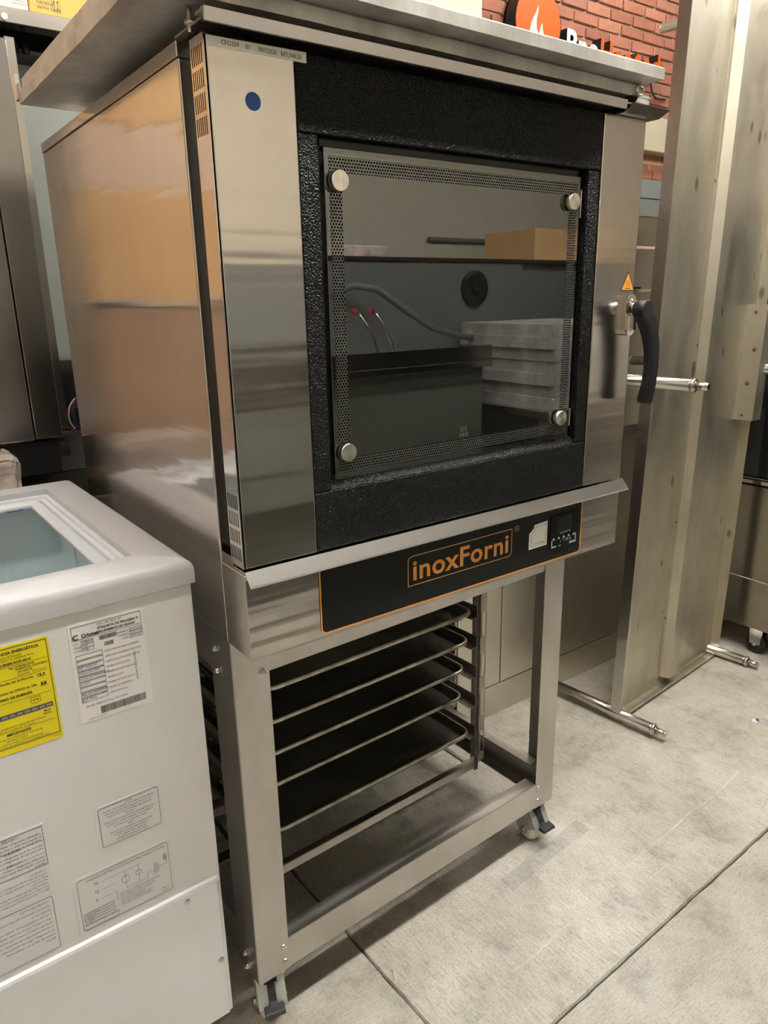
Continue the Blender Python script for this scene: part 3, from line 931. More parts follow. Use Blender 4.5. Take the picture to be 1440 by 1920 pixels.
# tie bars that hold the rack between the side rails
for yy in (.30, .50):
    A('tie_bar', B(xl0 + .0045, xl3 - .0045, yy, yy + .03, .2060, .2120), 'steel_dark')

# five baking trays
def make_tray():
    wx, wy, h = .650, .455, .020
    bm = BM()
    ins = .012
    lo = rrect(-wx/2 + ins, wx/2 - ins, ins, wy - ins, .022, 5)
    hi = rrect(-wx/2, wx/2, 0, wy, .030, 5)
    for dz in (0, -.0012):
        pass
    a = [bm.verts.new((x, y, 0)) for x, y in lo]
    b_ = [bm.verts.new((x, y, h)) for x, y in hi]
    bm.faces.new(a)
    a2 = [bm.verts.new((x, y, -.0012)) for x, y in lo]
    b2 = [bm.verts.new((x, y, h - .0012)) for x, y in rrect(-wx/2 - .0012, wx/2 + .0012, -.0012, wy + .0012, .030, 5)]
    bm.faces.new(a2[::-1])
    n = len(a)
    for i in range(n):
        j = (i + 1) % n
        bm.faces.new((a[j], a[i], b_[i], b_[j])); bm.faces.new((a2[i], a2[j], b2[j], b2[i]))
        bm.faces.new((b_[j], b_[i], b2[i], b2[j]))
    rim = tube(BM(), [(x, y, h) for x, y in hi], .0058, 8, True)
    return mesh_of(bm, 'tray_black'), mesh_of(rim, 'tray_rim')
tm = make_tray()
for i, (tz, ly, nm) in enumerate(zip(TZ, (.164, .174, .188, .197, .166), ('topmost', 'second from the top', 'third from the top, middle', 'fourth from the top', 'lowest'))):
    t = Thing('baking_tray', 'dark baking tray with a bright rolled rim, %s in the rack' % nm, 'tray', (0, 0, 0), group='baking trays in the rack')
    t.e.matrix_world = Matrix.Translation((0, .1086, 0)) @ Matrix.Rotation(SA, 4, 'Z') @ Matrix.Translation((.4850, ly, tz - .0135 + .0014))
    t.put('pan', tm[0], (0, 0, 0)); t.put('rim', tm[1], (0, 0, -.0045))

# ================================================================== METAL SHEETS ON TOP
def rough_slab(x0, x1, y0, y1, z0, z1, seed):
    rnd = random.Random(seed)
    bm = BM()
    nx, ny = 24, 16
    # perimeter points with small dents
    per = [(x0 + (x1-x0)*i/nx, y0) for i in range(nx)] + [(x1, y0 + (y1-y0)*i/ny) for i in range(ny)] + [(x1 - (x1-x0)*i/nx, y1) for i in range(nx)] + [(x0, y1 - (y1-y0)*i/ny) for i in range(ny)]
    n = len(per)
    jit = [(rnd.uniform(-.0012, .0012), rnd.uniform(-.0012, .0012), rnd.uniform(-.0008, .0008)) for _ in per]
    lo = [bm.verts.new((p[0]+j[0], p[1]+j[1], z0)) for p, j in zip(per, jit)]
    cx, cy = (x0+x1)/2, (y0+y1)/2
    ch = .003
    mid = [bm.verts.new((p[0]+j[0]*.5, p[1]+j[1]*.5, z1 - ch + j[2])) for p, j in zip(per, jit)]
    hi = [bm.verts.new((p[0] + (ch if p[0] < cx else -ch), p[1] + (ch if p[1] < cy else -ch), z1)) for p in per]
    bm.faces.new(lo[::-1]); bm.faces.new(hi)
    for i in range(n):
        j = (i+1) % n
        bm.faces.new((lo[i], lo[j], mid[j], mid[i])); bm.faces.new((mid[i], mid[j], hi[j], hi[i]))
    return bm
sl1 = Thing('metal_slab', 'galvanised metal slab lying directly on the oven roof, overhanging its side', 'slab', (.45, .36, 1.9497), off=(.45, .36, 1.9497), group='metal slabs on the oven')
sl1.add('plate', rough_slab(-.085, .978, .000, .722, 1.9497, 1.9735, 1), 'galvanised')
bm = BM(); tube(bm, [(.968 + .012*math.cos(a), -.002, 1.9615 + .009*math.sin(a)) for a in [i*.55 for i in range(11)]], .0022, 6)
sl1.add('wire_loop', bm, 'zinc_bolt')
bm = BM(); prism(bm, [(-.012, 1.9500), (-.020, 1.9430), (-.010, 1.9300), (.060, 1.9270), (.085, 1.9300), (.085, 1.9480)], 'x', .940, .985)
sl1.add('corner_tab', bm, 'steel_dark')
sl2 = Thing('metal_slab', 'topmost galvanised metal slab, jutting forward over the one below it', 'slab', (.45, .33, 1.9738), off=(.45, .33, 1.9738), group='metal slabs on the oven')
sl2.add('plate', rough_slab(-.080, .985, -.046, .705, 1.9738, 1.9965, 2), 'galvanised')
bm = BM(); prism(bm, [(-.0925, .700), (-.0868, .700), (-.0868, .722), (-.0925, .722)], 'z', 1.955, 2.000)
sl2.add('corner_clip', bm, 'chrome')

# ================================================================== CHEST FREEZER
FX, FY = -.045, .130
fz = Thing('chest_freezer', 'white chest freezer with sliding glass lids and paper labels on its side', 'freezer', (FX, FY, 0), rot=(0, 0, R(0.6)))
A = fz.add
FW, FD, FH = .92, .775, 1.125
bm = BM()     # open shell
w_ = .055
for q in ((-FW, 0, 0, w_), (-FW, 0, FD - w_, FD), (-FW, -FW + w_, w_, FD - w_), (-w_, 0, w_, FD - w_)):
    box(bm, q[0], q[1], q[2], q[3], .09, 1.076, .0025, 2)
box(bm, -FW + w_, -w_, w_, FD - w_, .09, .36)
A('cabinet', bm, 'freezer_white')
bm = BM()
for q in ((-FW + w_, -w_, w_, w_ + .004), (-FW + w_, -w_, FD - w_ - .004, FD - w_), (-w_ - .004, -w_, w_ + .004, FD - w_ - .004), (-FW + w_, -FW + w_ + .004, w_ + .004, FD - w_ - .004)):
    box(bm, q[0], q[1], q[2], q[3], .36, 1.072)
box(bm, -FW + w_, -w_, w_, FD - w_, .36, .366)
for xx in (-.18, -.33, -.48, -.63): box(bm, xx, xx + .004, FD - w_ - .008, FD - w_ - .003, .40, 1.05)
for yy in (.2, .38, .56): box(bm, -w_ - .008, -w_ - .003, yy, yy + .004, .40, 1.05)
A('liner', bm, 'freezer_inside')
# rim: four mitred members with a rounded outer shoulder
def rim_profile(o):   # (outward distance, z): outer face, rounded shoulder, top, inner edge
    pts = [(-.003, 1.076), (.006, 1.078), (.006, 1.104)]
    for i in range(1, 6):
        a = R(90 * i / 6)
        pts.append((.006 - .018 * (1 - math.cos(a)), 1.104 + .019 * math.sin(a)))
    pts += [(-.014, FH), (-.075, FH), (-.075, 1.076)]
    return pts
def rim_member(bm, p_out0, p_out1, nrm):
    """sweep the profile from corner to corner; nrm = outward direction; ends mitred at 45 degrees"""
    p0, p1 = Vector(p_out0), Vector(p_out1)
    d = (p1 - p0).normalized(); nv = Vector(nrm)
    rings = []
    for p, s in ((p0, -1), (p1, 1)):
        rings.append([bm.verts.new((p + nv * o + d * (s * o)).to_3d() + Vector((0, 0, z))) for o, z in rim_profile(0)])
    n = len(rings[0])
    for i in range(n):
        j = (i + 1) % n
        bm.faces.new((rings[0][i], rings[1][i], rings[1][j], rings[0][j]))
    bm.faces.new(rings[0]); bm.faces.new(rings[1][::-1])
for (a, bq, nn) in (((-FW, 0), (0, 0), (0, -1)), ((0, 0), (0, FD), (1, 0)), ((0, FD), (-FW, FD), (0, 1)), ((-FW, FD), (-FW, 0), (-1, 0))):
    bm = BM(); rim_member(bm, a, bq, nn)
    bmesh.ops.recalc_face_normals(bm, faces=bm.faces)
    A('rim', bm, 'freezer_rim', smooth=True)
# track ledge and two sliding lids
bm = BM()
for k, (ins, z) in enumerate(((.075, 1.112), (.084, 1.104), (.094, 1.096))):
    o_, i_ = ins, ins + .010
    for q in ((-FW + o_, -o_, o_, i_), (-FW + o_, -o_, FD - i_, FD - o_), (-i_, -o_, i_, FD - i_), (-FW + o_, -FW + i_, i_, FD - i_)):
        box(bm, q[0], q[1], q[2], q[3], 1.074, z, .001)
A('lid_track', bm, 'lid_frame')
for (x0, x1, z, lab) in ((-.470, -.105, 1.099, 'lid'), (-FW + .105, -.440, 1.0895, 'lid')):
    y0, y1 = .1045, FD - .1045
    fr_ = .022
    bm = BM()
    for q in ((x0, x1, y0, y0 + fr_), (x0, x1, y1 - fr_ * 1.6, y1), (x0, x0 + fr_, y0 + fr_, y1 - fr_*1.6), (x1 - fr_, x1, y0 + fr_, y1 - fr_*1.6)):
        box(bm, q[0], q[1], q[2], q[3], z, z + .0085, .001)
    ld = A('sliding_lid', bm, 'lid_frame')
    A('lid_glass', B(x0 + fr_ - .002, x1 - fr_ + .002, y0 + fr_ - .002, y1 - fr_*1.6 + .002, z + .002, z + .006), 'lid_glass', ld)
    if x1 > -.2:
        bm = BM()
        for k in range(3):
            tube(bm, [(x1 - .060 + .018*math.cos(a), y1 - .052 - k*.003 + .008*math.sin(a), z + .0068) for a in [R(200 + 14*i) for i in range(11)]], .0009, 5)
        A('lid_print', bm, 'ink_blue', ld)
# a crumpled clear bag inside
bm = BM()
bmesh.ops.create_icosphere(bm, subdivisions=3, radius=.16)
for v in bm.verts:
    v.co = Vector((v.co.x * 1.1 - .36, v.co.y * 1.2 + .42, v.co.z * .8 + .52)) + Vector((random.uniform(-.014, .014), random.uniform(-.014, .014), random.uniform(-.014, .014)))
bag = finish('plastic_bag', bm, 'lid_glass', None, (-.36, .42, .40), True)
bag.location = (FX - .36, FY + .42, .40)
tag(bag, 'crumpled clear plastic bag lying inside the chest freezer', 'plastic bag')
# lower service panel and trim
A('service_panel', B(-FW + .01, -.010, -.0075, .0, .094, .4385, .0015), 'freezer_white')
bm = BM(); prism(bm, [(0, .4470), (-.0055, .4440), (-.0075, .4385), (0, .4385)], 'x', -FW + .01, -.006)
A('panel_lip', bm, 'lid_frame')
scr = lathe(BM(), (0, 0, 0), (0, -1, 0), [(0, .0062), (.0015, .0060), (.003, .0040), (.0034, .0)], 14)
scr_me = mesh_of(scr, 'zinc_bolt', True)
for (x, z) in ((-.074, .434 - .008), (-.0185, .2440), (-.50, .426), (-.85, .426)): fz.put('screw', scr_me, (x, -.0076, z))
for xx in (-.08, -FW + .08):
    for yy in (.08, FD - .08):
        A('foot', lathe(BM(), (xx, yy, 0), (0, 0, 1), [(0, .022), (.018, .022), (.022, .011), (.09, .011)], 14), 'black_plastic')

# paper labels
def lx(X): return X - FX
def sheet(name, x0, x1, z0, z1, mat, r=.004, under=None):
    return A(name, prism(BM(), rrect(lx(x0), lx(x1), z0, z1, r, 4), 'y', -.0007, .0003), mat, under)
PY = -.0011
def lines(bm, x, z, step, size, rows, align='LEFT', sx=.9):
    for k, s_ in enumerate(rows):
        if s_: text_into(bm, s_, size, lx(x), z - k * step, PY, align=align, sx=sx, res=1)
ye = sheet('energy_label', -.520, -.2895, .8645, 1.0490, 'yellow_label')
bm = BM()
outline(bm, rrect(lx(-.515), lx(-.2928), .8755, 1.0453, .0), .0009, PY, -.0007)
def rt(s_, size, x, z, b_=0.0, sx=.95): text_into(bm, s_, size, lx(x), z, PY, align='RIGHT', sx=sx, bold=b_, res=2)
rt('EFICIENCIA ENERGÉTICA', .0066, -.3047, 1.0351, .00022, 1.02)
rt('Determinación del Consumo de Energía', .0052, -.3306, 1.0288)
rt('Determinado como se establece en la', .0052, -.3136, 1.0242)
rt('NOM-022-ENER/SCFI-2014', .0062, -.3188, 1.0165, .00018)
for (xr, zz) in ((-.2973, 1.0143), (-.2983, .9924), (-.2973, .9540), (-.2978, .9034)): rect(bm, lx(-.512), lx(xr), zz - .0006, zz, PY)
rt('Tipo: CONGELADOR', .0043, -.3146, 1.0090, .0001)
rt('HORIZONTAL CON PUERTA', .0043, -.2955, 1.0045, .0001, .86)
rt('DE CRISTAL', .0043, -.3180, .9995, .0001)
rt('Capacidad:   291.0 Litros', .0046, -.2977, .9945)
rt('Límite de consumo establecido en la Norma', .0058, -.3196, .9850, .0001, 1.05)
rt('15,3', .0074, -.3020, .9838, .0003)
rt('Consumo de este aparato en (Wh/L) en 24h:', .0058, -.3152, .9690, .0001)
rt('8,8', .0074, -.3018, .9676, .0003); rect(bm, lx(-.3120), lx(-.2985), .9660, .9665, PY)
rt('AHORRO DE ENERGÍA', .0062, -.3244, .9585, .0002)
outline(bm, [(lx(-.3290), .9510), (lx(-.3290), .9420), (lx(-.3215), .9385), (lx(-.3140), .9420), (lx(-.3140), .9510)], .0005, PY, -.0007)
text_into(bm, '42.4%', .0040, lx(-.3215), .9445, PY, align='CENTER', bold=.0001)
rt('Mayor', .0044, -.3015, .9200, .0001); rt('Ahorro', .0044, -.3010, .9150, .0001)
rt('El ahorro de energía efectivo dependerá de los hábitos', .0042, -.3108, .9096)
rt('de uso y localización del aparato', .0042, -.3272, .9050)
rt('IMPORTANTE', .0062, -.3352, .8962, .0002)
rt('Este aparato cumple con los requisitos de', .0042, -.3184, .8912)
rt('seguridad al usuario.', .0042, -.3409, .8868)
rt('La etiqueta no debe retirarse del aparato', .0042, -.3192, .8822)
rt('hasta que haya sido adquirido por el consumidor final', .0042, -.3097, .8780)
rt('016-442', .0034, -.2938, .8700)
A('label_print', bm, 'ink', ye)
bm = BM(); rect(bm, lx(-.515), lx(-.2975), .9258, .9343, PY + .0001); A('savings_bar', bm, 'ink_grey', ye)
bm = BM(); text_into(bm, '5%  10%  15%  20%  25%  30%  35%  40%  45%  50%', .0052, lx(-.2990), .9282, PY - .0002, align='RIGHT', sx=.95); A('bar_print', bm, 'white_print', ye)

wl = sheet('quality_label', -.2590, -.1355, .8740, 1.0550, 'paper')
bm = BM()
X_ = -.2545
outline(bm, rrect(lx(X_), lx(-.1400), 1.0270, 1.0505, .0), .0006, PY, -.0007)
text_into(bm, 'FAC-183 REV. 07', .0056, lx(-.2130), 1.0440, PY)
text_into(bm, 'ETIQUETA DE PROCESO Y', .0058, lx(-.2130), 1.0370, PY, bold=.0002)
text_into(bm, 'ASEGURAMIENTO DE CALIDAD', .0056, lx(-.2160), 1.0300, PY, bold=.0002, sx=.82)
text_into(bm, 'Criotec', .0090, lx(-.2400), 1.0290, PY, bold=.0003)
tube(bm, [(lx(-.2475) + .0052*math.cos(a), PY, 1.0320 + .0038*math.sin(a)) for a in [R(60 + 24*i) for i in range(11)]], .0009, 4)
for k, (s_, v_) in enumerate((('O.P.', '078417'), ('CANT.', '150'), ('CONS.', '048'))):
    zk = 1.0185 - k * .0066
    text_into(bm, s_, .0050, lx(-.2545), zk, PY); text_into(bm, v_, .0056, lx(-.2395), zk, PY)
    outline(bm, rrect(lx(-.2415), lx(-.2215), zk - .0016, zk + .0050, 0), .0004, PY, -.0007)
for k, s_ in enumerate(('MODELO', 'CODIGO', 'LINEA')):
    zk = 1.0190 - k * .0062
    text_into(bm, s_, .0046, lx(-.1640), zk, PY, align='RIGHT')
    outline(bm, rrect(lx(-.1620), lx(-.1395), zk - .0014, zk + .0046, 0), .0004, PY, -.0007)
    text_into(bm, ('CCH-15-HG', '120300-1260', 'LINEA CH-2')[k], .0038, lx(-.1610), zk, PY)
rnd = random.Random(3)
def barcode(bm, x0, x1, z0, z1):
    x = x0
    while x < x1:
        wb = rnd.choice((.0005, .0007, .0011)); rect(bm, lx(x), lx(min(x + wb, x1)), z0, z1, PY); x += wb + rnd.choice((.0005, .0008))
barcode(bm, -.2120, -.1830, 1.0165, 1.0245); barcode(bm, -.2050, -.1900, 1.0040, 1.0115)
rows = ('INSPECCION ENSAMBLE DE GABINETE', 'INSPECCION AISLAMIENTO-INYECCION', 'INSPECCION INSTALACION PUERTAS', 'PRUEBAS DE FUGAS FOSA', 'PRUEBAS DE FUGAS PONCHADO', 'PRUEBAS VY-POT', 'PRUEBAS DE FUGAS UNICON', 'PRUEBAS DE DESEMPEÑO', 'INSPECCION FINAL')
for k, s_ in enumerate(rows):
    zk = .9930 - k * .0098
    text_into(bm, s_, .0046, lx(-.2065), zk, PY, sx=.74)
    outline(bm, rrect(lx(-.2530), lx(-.2100), zk - .0022, zk + .0060, 0), .0005, PY, -.0007)
text_into(bm, 'FECHA FABRICACION:  05/12/2025', .0046, lx(-.2480), .9020, PY)
barcode(bm, -.2250, -.1480, .8830, .8965)
text_into(bm, 'INTERIOR DE LA CAJA', .0030, lx(-.2480), .8780, PY)
A('label_print', bm, 'ink', wl)
bm = BM()
for (k, s_) in ((2, 'INST. PUERTAS'), (3, 'FUGAS DE FOSA'), (4, 'FUGAS DE PONCHADO'), (5, 'VY-POT'), (7, 'PBA. DE DESEMPEÑO'), (8, 'INSP. FINAL')):
    text_into(bm, s_, .0058, lx(-.2520), .9928 - k*.0098 + .0002, PY - .0002, sx=.80, rot=.03)
A('stamp_print', bm, 'ink_blue', wl)
A('stamp_print', text_into(BM(), 'CONTROL DE CALIDAD', .0050, lx(-.1600), .9800, PY - .0002, rot=-1.56), 'ink_blue', wl)

ws_ = sheet('shock_warning_label', -.2615, -.1435, .6165, .7045, 'paper_grey')
bm = BM(); outline(bm, rrect(lx(-.2555), lx(-.1475), .6205, .7010, .004), .0007, PY, -.0007)
lines(bm, -.2015, .6950, .0058, .0040, ('DANGER', 'ELECTRIC SHOCK HAZARD. DISCONNECT POWER BEFORE', 'SERVICING. MOVING PARTS AND HOT PARTS. DO NOT', 'OPERATE UNIT WITH CONDENSER GRILL REMOVED', '¡PELIGRO!', 'PELIGRO DE DESCARGA ELECTRICA. DESCONECTAR ANTES', 'DAR SERVICIO. PARTES CALIENTES Y EN MOVIMIENTO.', 'NO OPERAR LA UNIDAD SIN LA REJILLA', '¡PERIGO!', 'RISCO DE CHOQUE ELETRICO. DESLIGAR ANTES', 'AS PARTES QUENTES E EM MOVIMENTO', 'NAO OPERAR SEM A COBERTURA', 'DANGER DE DECHARGE ELECTRIQUE'), 'CENTER', .86)
A('label_print', bm, 'ink', ws_)

wd = sheet('wiring_diagram_label', -.3150, -.1370, .4600, .5800, 'paper_grey')
bm = BM(); outline(bm, rrect(lx(-.3080), lx(-.1420), .4655, .5755, .006), .0007, PY, -.0007)
text_into(bm, 'DIAGRAMA ELECTRICO CYCCASH, ELECTRIC WIRING CYCCASH', .0062, lx(-.2200), .5660, PY, align='CENTER', sx=.80)
for k, s_ in enumerate('NGL'):
    text_into(bm, s_, .0095, lx(-.2800), .5520 - k*.0175, PY)
    rect(bm, lx(-.2690), lx(-.2440 + (.05 if k == 0 else 0)), .5545 - k*.0175, .5550 - k*.0175, PY)
for (x0, x1, z0, z1) in ((-.2250, -.2245, .5160, .5550), (-.2010, -.2005, .5160, .5550), (-.2250, -.1850, .5160, .5165), (-.1850, -.1845, .5160, .5260), (-.1850, -.1720, .5260, .5265), (-.1640, -.1480, .5300, .5305), (-.1480, -.1475, .5300, .5450), (-.2440, -.2435, .4980, .5200)):
    rect(bm, lx(x0), lx(x1), z0, z1, PY)
for (cx_, cz_, rr) in ((-.2247, .5360, .0075), (-.2007, .5380, .0055)):
    outline(bm, [(lx(cx_) + rr*math.cos(2*math.pi*i/16), cz_ + rr*math.sin(2*math.pi*i/16)) for i in range(16)], .0006, PY, -.0007)
for (x0, x1, z0, z1, r_) in ((-.1720, -.1640, .5180, .5400, 5), (-.1530, -.1470, .5390, .5510, 3), (-.3040, -.2500, .4780, .5020, 4), (-.3040, -.2440, .4680, .4765, 1)):
    for k in range(r_):
        h_ = (z1 - z0) / r_; outline(bm, rrect(lx(x0), lx(x1), z0 + k*h_, z0 + (k+1)*h_, 0), .0004, PY, -.0007)
lines(bm, -.2380, .5080, .0050, .0040, ('DIAGRAMA DE COMPRESOR Y SISTEMA DE FUERZA', 'PARA CONEXION A TIERRA USAR EL CABLE', 'NO MODIFICAR EL CIRCUITO ORIGINAL', 'VERIFICAR VOLTAJE DE PLACA', 'DESCONECTAR ANTES DE DAR SERVICIO', 'CONSULTE AL TECNICO AUTORIZADO'), 'LEFT', .82)
lines(bm, -.3020, .4975, .0060, .0040, ('CLAVE  COLOR', '1  BLANCO', '2  NEGRO', '3  VERDE'), 'LEFT')
lines(bm, -.1500, .4760, .0055, .0048, ('REV 0', '015-661'), 'RIGHT')
A('label_print', bm, 'ink_grey', wd)

wa = sheet('danger_label', -.520, -.3425, .6365, .7190, 'paper_grey', .001)
bm = BM(); outline(bm, rrect(lx(-.516), lx(-.3455), .6385, .7155, 0), .0007, PY, -.0007)
for zk in (.6870, .6620): rect(bm, lx(-.516), lx(-.3455), zk, zk + .0006, PY)
lines(bm, -.4080, .7085, .0080, .0066, ('¡PELIGRO!', '', '', '¡DANGER!', '', '', '¡PERIGO!'), 'LEFT', .9)
lines(bm, -.3490, .7005, .0066, .0058, ('Utiliza refrigerante inflamable.', 'No usar mecánicos para descongelar el', 'perfore la tubería de refrigerante'), 'RIGHT')
lines(bm, -.3490, .6770, .0066, .0058, ('flammable refrigerant used. Do not use', 'without refrigerator, do not puncture'), 'RIGHT')
lines(bm, -.3490, .6535, .0066, .0058, ('Contém refrigerante inflamável', 'mecânicos para descongelar o gelada', '016-440'), 'RIGHT')
A('label_print', bm, 'ink', wa)
wb_ = sheet('caution_label', -.520, -.3440, .5775, .6355, 'paper_grey', .001)
bm = BM()
lines(bm, -.3500, .6270, .0068, .0058, ('¡CUIDADO!', 'con gas refrigerante R290 más elemento', 'no cargar sistema con más de 150g', '¡CAUTION!', 'charge for refrigerant gas R290 flame', 'must not be added with more than 150g', 'um gas refrigerante R290 elemento 016-443'), 'RIGHT')
A('label_print', bm, 'ink_grey', wb_)
wc = sheet('service_label', -.520, -.3455, .4565, .5765, 'paper_grey', .004)
bm = BM(); outline(bm, rrect(lx(-.516), lx(-.3485), .4610, .5725, .005), .0007, PY, -.0007)
lines(bm, -.3540, .5620, .0088, .0060, ('DATOS DE SERVICIO', 'Un servicio quienes han sido entrenados en manejo', 'y otro material', 'Usar un número de recuperadores del uno a', 'cilindro debe ser el peso. Tenemos el gas', 'cargar ventilador por lo menos 3 metros alrededor', 'realizar cualquier reparación de componentes eléctricos', 'No se debe permitir que el gas refrigerante ser', 'Nunca trabaje con el tubo del sistema', '016-447'), 'RIGHT', .85)
A('label_print', bm, 'ink_grey', wc)

# ================================================================== UPENDED TABLE FRAME
TL = (1.632, .4187, .019)
tb = Thing('upended_work_table', 'unfinished steel work table undershelf stood on end, tubular legs pointing out', 'table', TL)
tb.e.rotation_mode = 'XYZ'
tb.e.matrix_world = Matrix.Translation(TL) @ Matrix.Rotation(.0901, 4, 'Z') @ Matrix.Rotation(.0102, 4, 'X') @ Matrix.Rotation(.0154, 4, 'Y')
A = tb.add
TW, TFD, TH = .8106, .0409, 2.62
A('shelf_sheet', B(0.0015, TW - .0015, -.0015, 0, 0.0015, TH), 'steel_table')
A('edge_flange', B(0, .0015, -TFD, 0, 0, TH, .0004), 'steel_back')
A('edge_flange', B(TW - .0015, TW, -TFD, 0, 0, TH, .0004), 'steel_table')
A('edge_flange', B(.0016, TW - .0016, -TFD, 0, 0, .0015, .0004), 'steel_table')
A('edge_hem', B(.0016, .016, -TFD, -TFD + .0015, 0.002, TH), 'steel_table')
A('edge_hem', B(.0016, TW - .0016, -TFD, -TFD + .0015, .0018, .012), 'steel_table')
bm = BM()
prism(bm, [(.345, -.0017), (.365, -.0017), (.378, -.034), (.438, -.034), (.452, -.0017), (.472, -.0017), (.472, -.0032), (.453, -.0032), (.4395, -.0355), (.3765, -.0355), (.364, -.0032), (.345, -.0032)], 'z', .035, TH)
A('stiffener_channel', bm, 'steel_table')
bm = BM()
prism(bm, [(.720, -.0017), (.735, -.0017), (.735, -.075), (.8088, -.075), (.8088, -.0765), (.7335, -.0765), (.7335, -.0032), (.720, -.0032)], 'z', 1.055, 1.50)
A('side_bracket', bm, 'steel_table')
bm = BM()
for zz in (1.075, 1.20, 1.33, 1.47):
    rr = random.uniform(.006, .010)
    lathe(bm, (.7335, -.030 - random.uniform(0, .02), zz), (-1, 0, 0), [(0, rr), (.0010, rr*.8), (.0016, 0)], 10)
for (x_, zz) in ((.346, .7), (.345, 1.3), (.352, 1.36), (.345, 1.9), (.350, .30), (.474, .045), (.360, .032)):
    lathe(bm, (x_, -.0032, zz), (0, -1, 0), [(0, .005), (.0012, .004), (.0018, 0)], 8)
A('tack_weld', bm, 'rust')
def leg_mesh(y_back):
    bm = BM()
    r = .0190
    cyl(bm, (0, -.165, 0), (0, y_back - .006, 0), r, n=20)
    lathe(bm, (0, y_back - .006, 0), (0, 1, 0), [(0, r), (.003, r*.97), (.006, r*.8), (.0062, 0)], 20)
    lathe(bm, (0, -.165, 0), (0, -1, 0), [(0, r), (.001, r + .0035), (.008, r + .0042), (.011, r + .001), (.0125, .012), (.013, .012)], 20)
    for f in bm.faces: f.smooth = len(f.verts) == 4
    cyl(bm, (0, -.177, 0), (0, -.214, 0), .0125, n=10)
    lathe(bm, (0, -.214, 0), (0, -1, 0), [(0, .0125), (.004, .0105), (.0042, 0)], 10)
    return mesh_of(bm, 'tube_steel')
lm_s, lm_l = leg_mesh(.262), leg_mesh(.51)
for (x, z, me_) in ((.0145, .0185, lm_s), (TW - .0145, .0185, lm_s), (.0145, 1.2558, lm_l), (TW - .0145, 1.2558, lm_l), (.0145, TH - .06, lm_l), (TW - .0145, TH - .06, lm_l)):
    tb.put('leg', me_, (x, 0, z))
bm = BM()
tube(bm, [(.016, -.044, 1.405), (.022, -.0445, 1.395), (.026, -.046, 1.388)], .0012, 5)
A('wire_hook', bm, 'chrome')

# ================================================================== RANGE BEHIND (between oven and table)
RB = (2.0, .72, 0)
rg_ = Thing('cooking_range', 'stainless steel cooking range with tall splashback standing behind the upended table', 'range', RB, off=RB)
A = rg_.add
A('body', B(1.12, 3.0, .725, 1.50, .100, 1.005, .002), 'steel_back')
A('plinth', B(1.125, 2.995, .7300, 1.45, .0, .0998), 'steel_dark')
for (x0, x1) in ((1.13, 1.345), (1.352, 2.25), (2.257, 2.99)):
    A('front_panel', B(x0, x1, .7205, .7250, .130, 1.000, .0012), 'steel_panel')
A('base_strip', B(1.13, 2.99, .7195, .7250, .0, .124, .001), 'steel_panel')
A('worktop', B(1.115, 3.005, .700, 1.20, 1.0055, 1.050, .003), 'chrome')
A('splashback', B(1.9, 4.3, 1.20, 1.26, 1.0055, 1.560, .002), 'steel_back')
A('shelf_edge', B(1.9, 4.3, 1.180, 1.26, 1.5605, 1.576, .002), 'chrome')
A('hood_panel', B(1.9, 4.3, 1.215, 1.26, 1.5765, 1.905), 'steel_back')
A('copper_strip', B(1.9, 4.3, 1.205, 1.2148, 1.760, 1.772), 'kraft_pale')
A('shelf_edge', B(1.9, 4.3, 1.190, 1.26, 1.9055, 1.918, .001), 'chrome')
A('flue_panel', B(1.9, 4.3, 1.210, 1.26, 1.9185, 1.985, .001), 'cabinet_grey')
A('flue_panel', B(1.9, 4.3, 1.205, 1.26, 1.9865, 2.068, .001), 'cabinet_grey')
A('gas_tap', lathe(BM(), (2.665, 1.2098, 1.945), (0, -1, 0), [(0, .009), (.012, .009), (.016, .005), (.017, 0)], 12), 'white_print')
A('socket_hole', B(2.675, 2.735, 1.1985, 1.2005, 1.585 - .02, 1.605 - .02), 'black_void')

# ================================================================== GLASS FRONTED UNIT, far right
GB = (3.0, .0, 0)
gu = Thing('display_fridge', 'stainless cabinet on casters with a dark glass upper part at the right edge', 'cabinet', GB, off=GB)
A = gu.add
GX = 2.55
A('base_cabinet', B(GX, 3.4, -.75, .690, .128, .765, .003), 'steel_back')
A('band', B(GX - .004, 3.404, -.754, .692, .345, .353, .001), 'steel_back')
A('trim', B(GX - .010, 3.41, -.76, .694, .7655, .800, .004), 'black_gloss')
A('trim_edge', B(GX - .0125, GX - .0105, -.76, .694, .775, .790), 'chrome')
A('glass_body', B(GX + .005, 3.395, -.745, .688, .8005, 1.85, .004), 'dark_glass')
A('roof', B(GX, 3.4, -.75, .690, 1.8505, 1.90, .003), 'steel_dark')
for (x, y) in ((2.605, .365), (2.605, -.66), (3.33, .36), (3.33, -.66)):
    k = A('caster', BM() if False else prism(BM(), [(y - .022, .045), (y + .022, .045), (y + .030, .120), (y - .030, .120)], 'x', x - .024, x - .021), 'zinc_bolt')
    bm = BM(); prism(bm, [(y - .022, .045), (y + .022, .045), (y + .030, .120), (y - .030, .120)], 'x', x + .021, x + .024)
    box(bm, x - .03, x + .03, y - .032, y + .032, .120, .1278)
    A('fork_plate', bm, 'zinc_bolt', k)
    A('wheel', lathe(BM(), (x - .017, y, .0455), (1, 0, 0), [(0, .010), (0, .036), (.034, .036), (.034, .010)], 24), 'nylon_wheel', k)
    A('tyre', lathe(BM(), (x - .0185, y, .0455), (1, 0, 0), [(0, .0362), (.004, .045), (.033, .045), (.037, .0362)], 24), 'black_rubber', k)
    A('axle', cyl(BM(), (x - .03, y, .0455), (x + .03, y, .0455), .008, n=8), 'zinc_bolt', k)

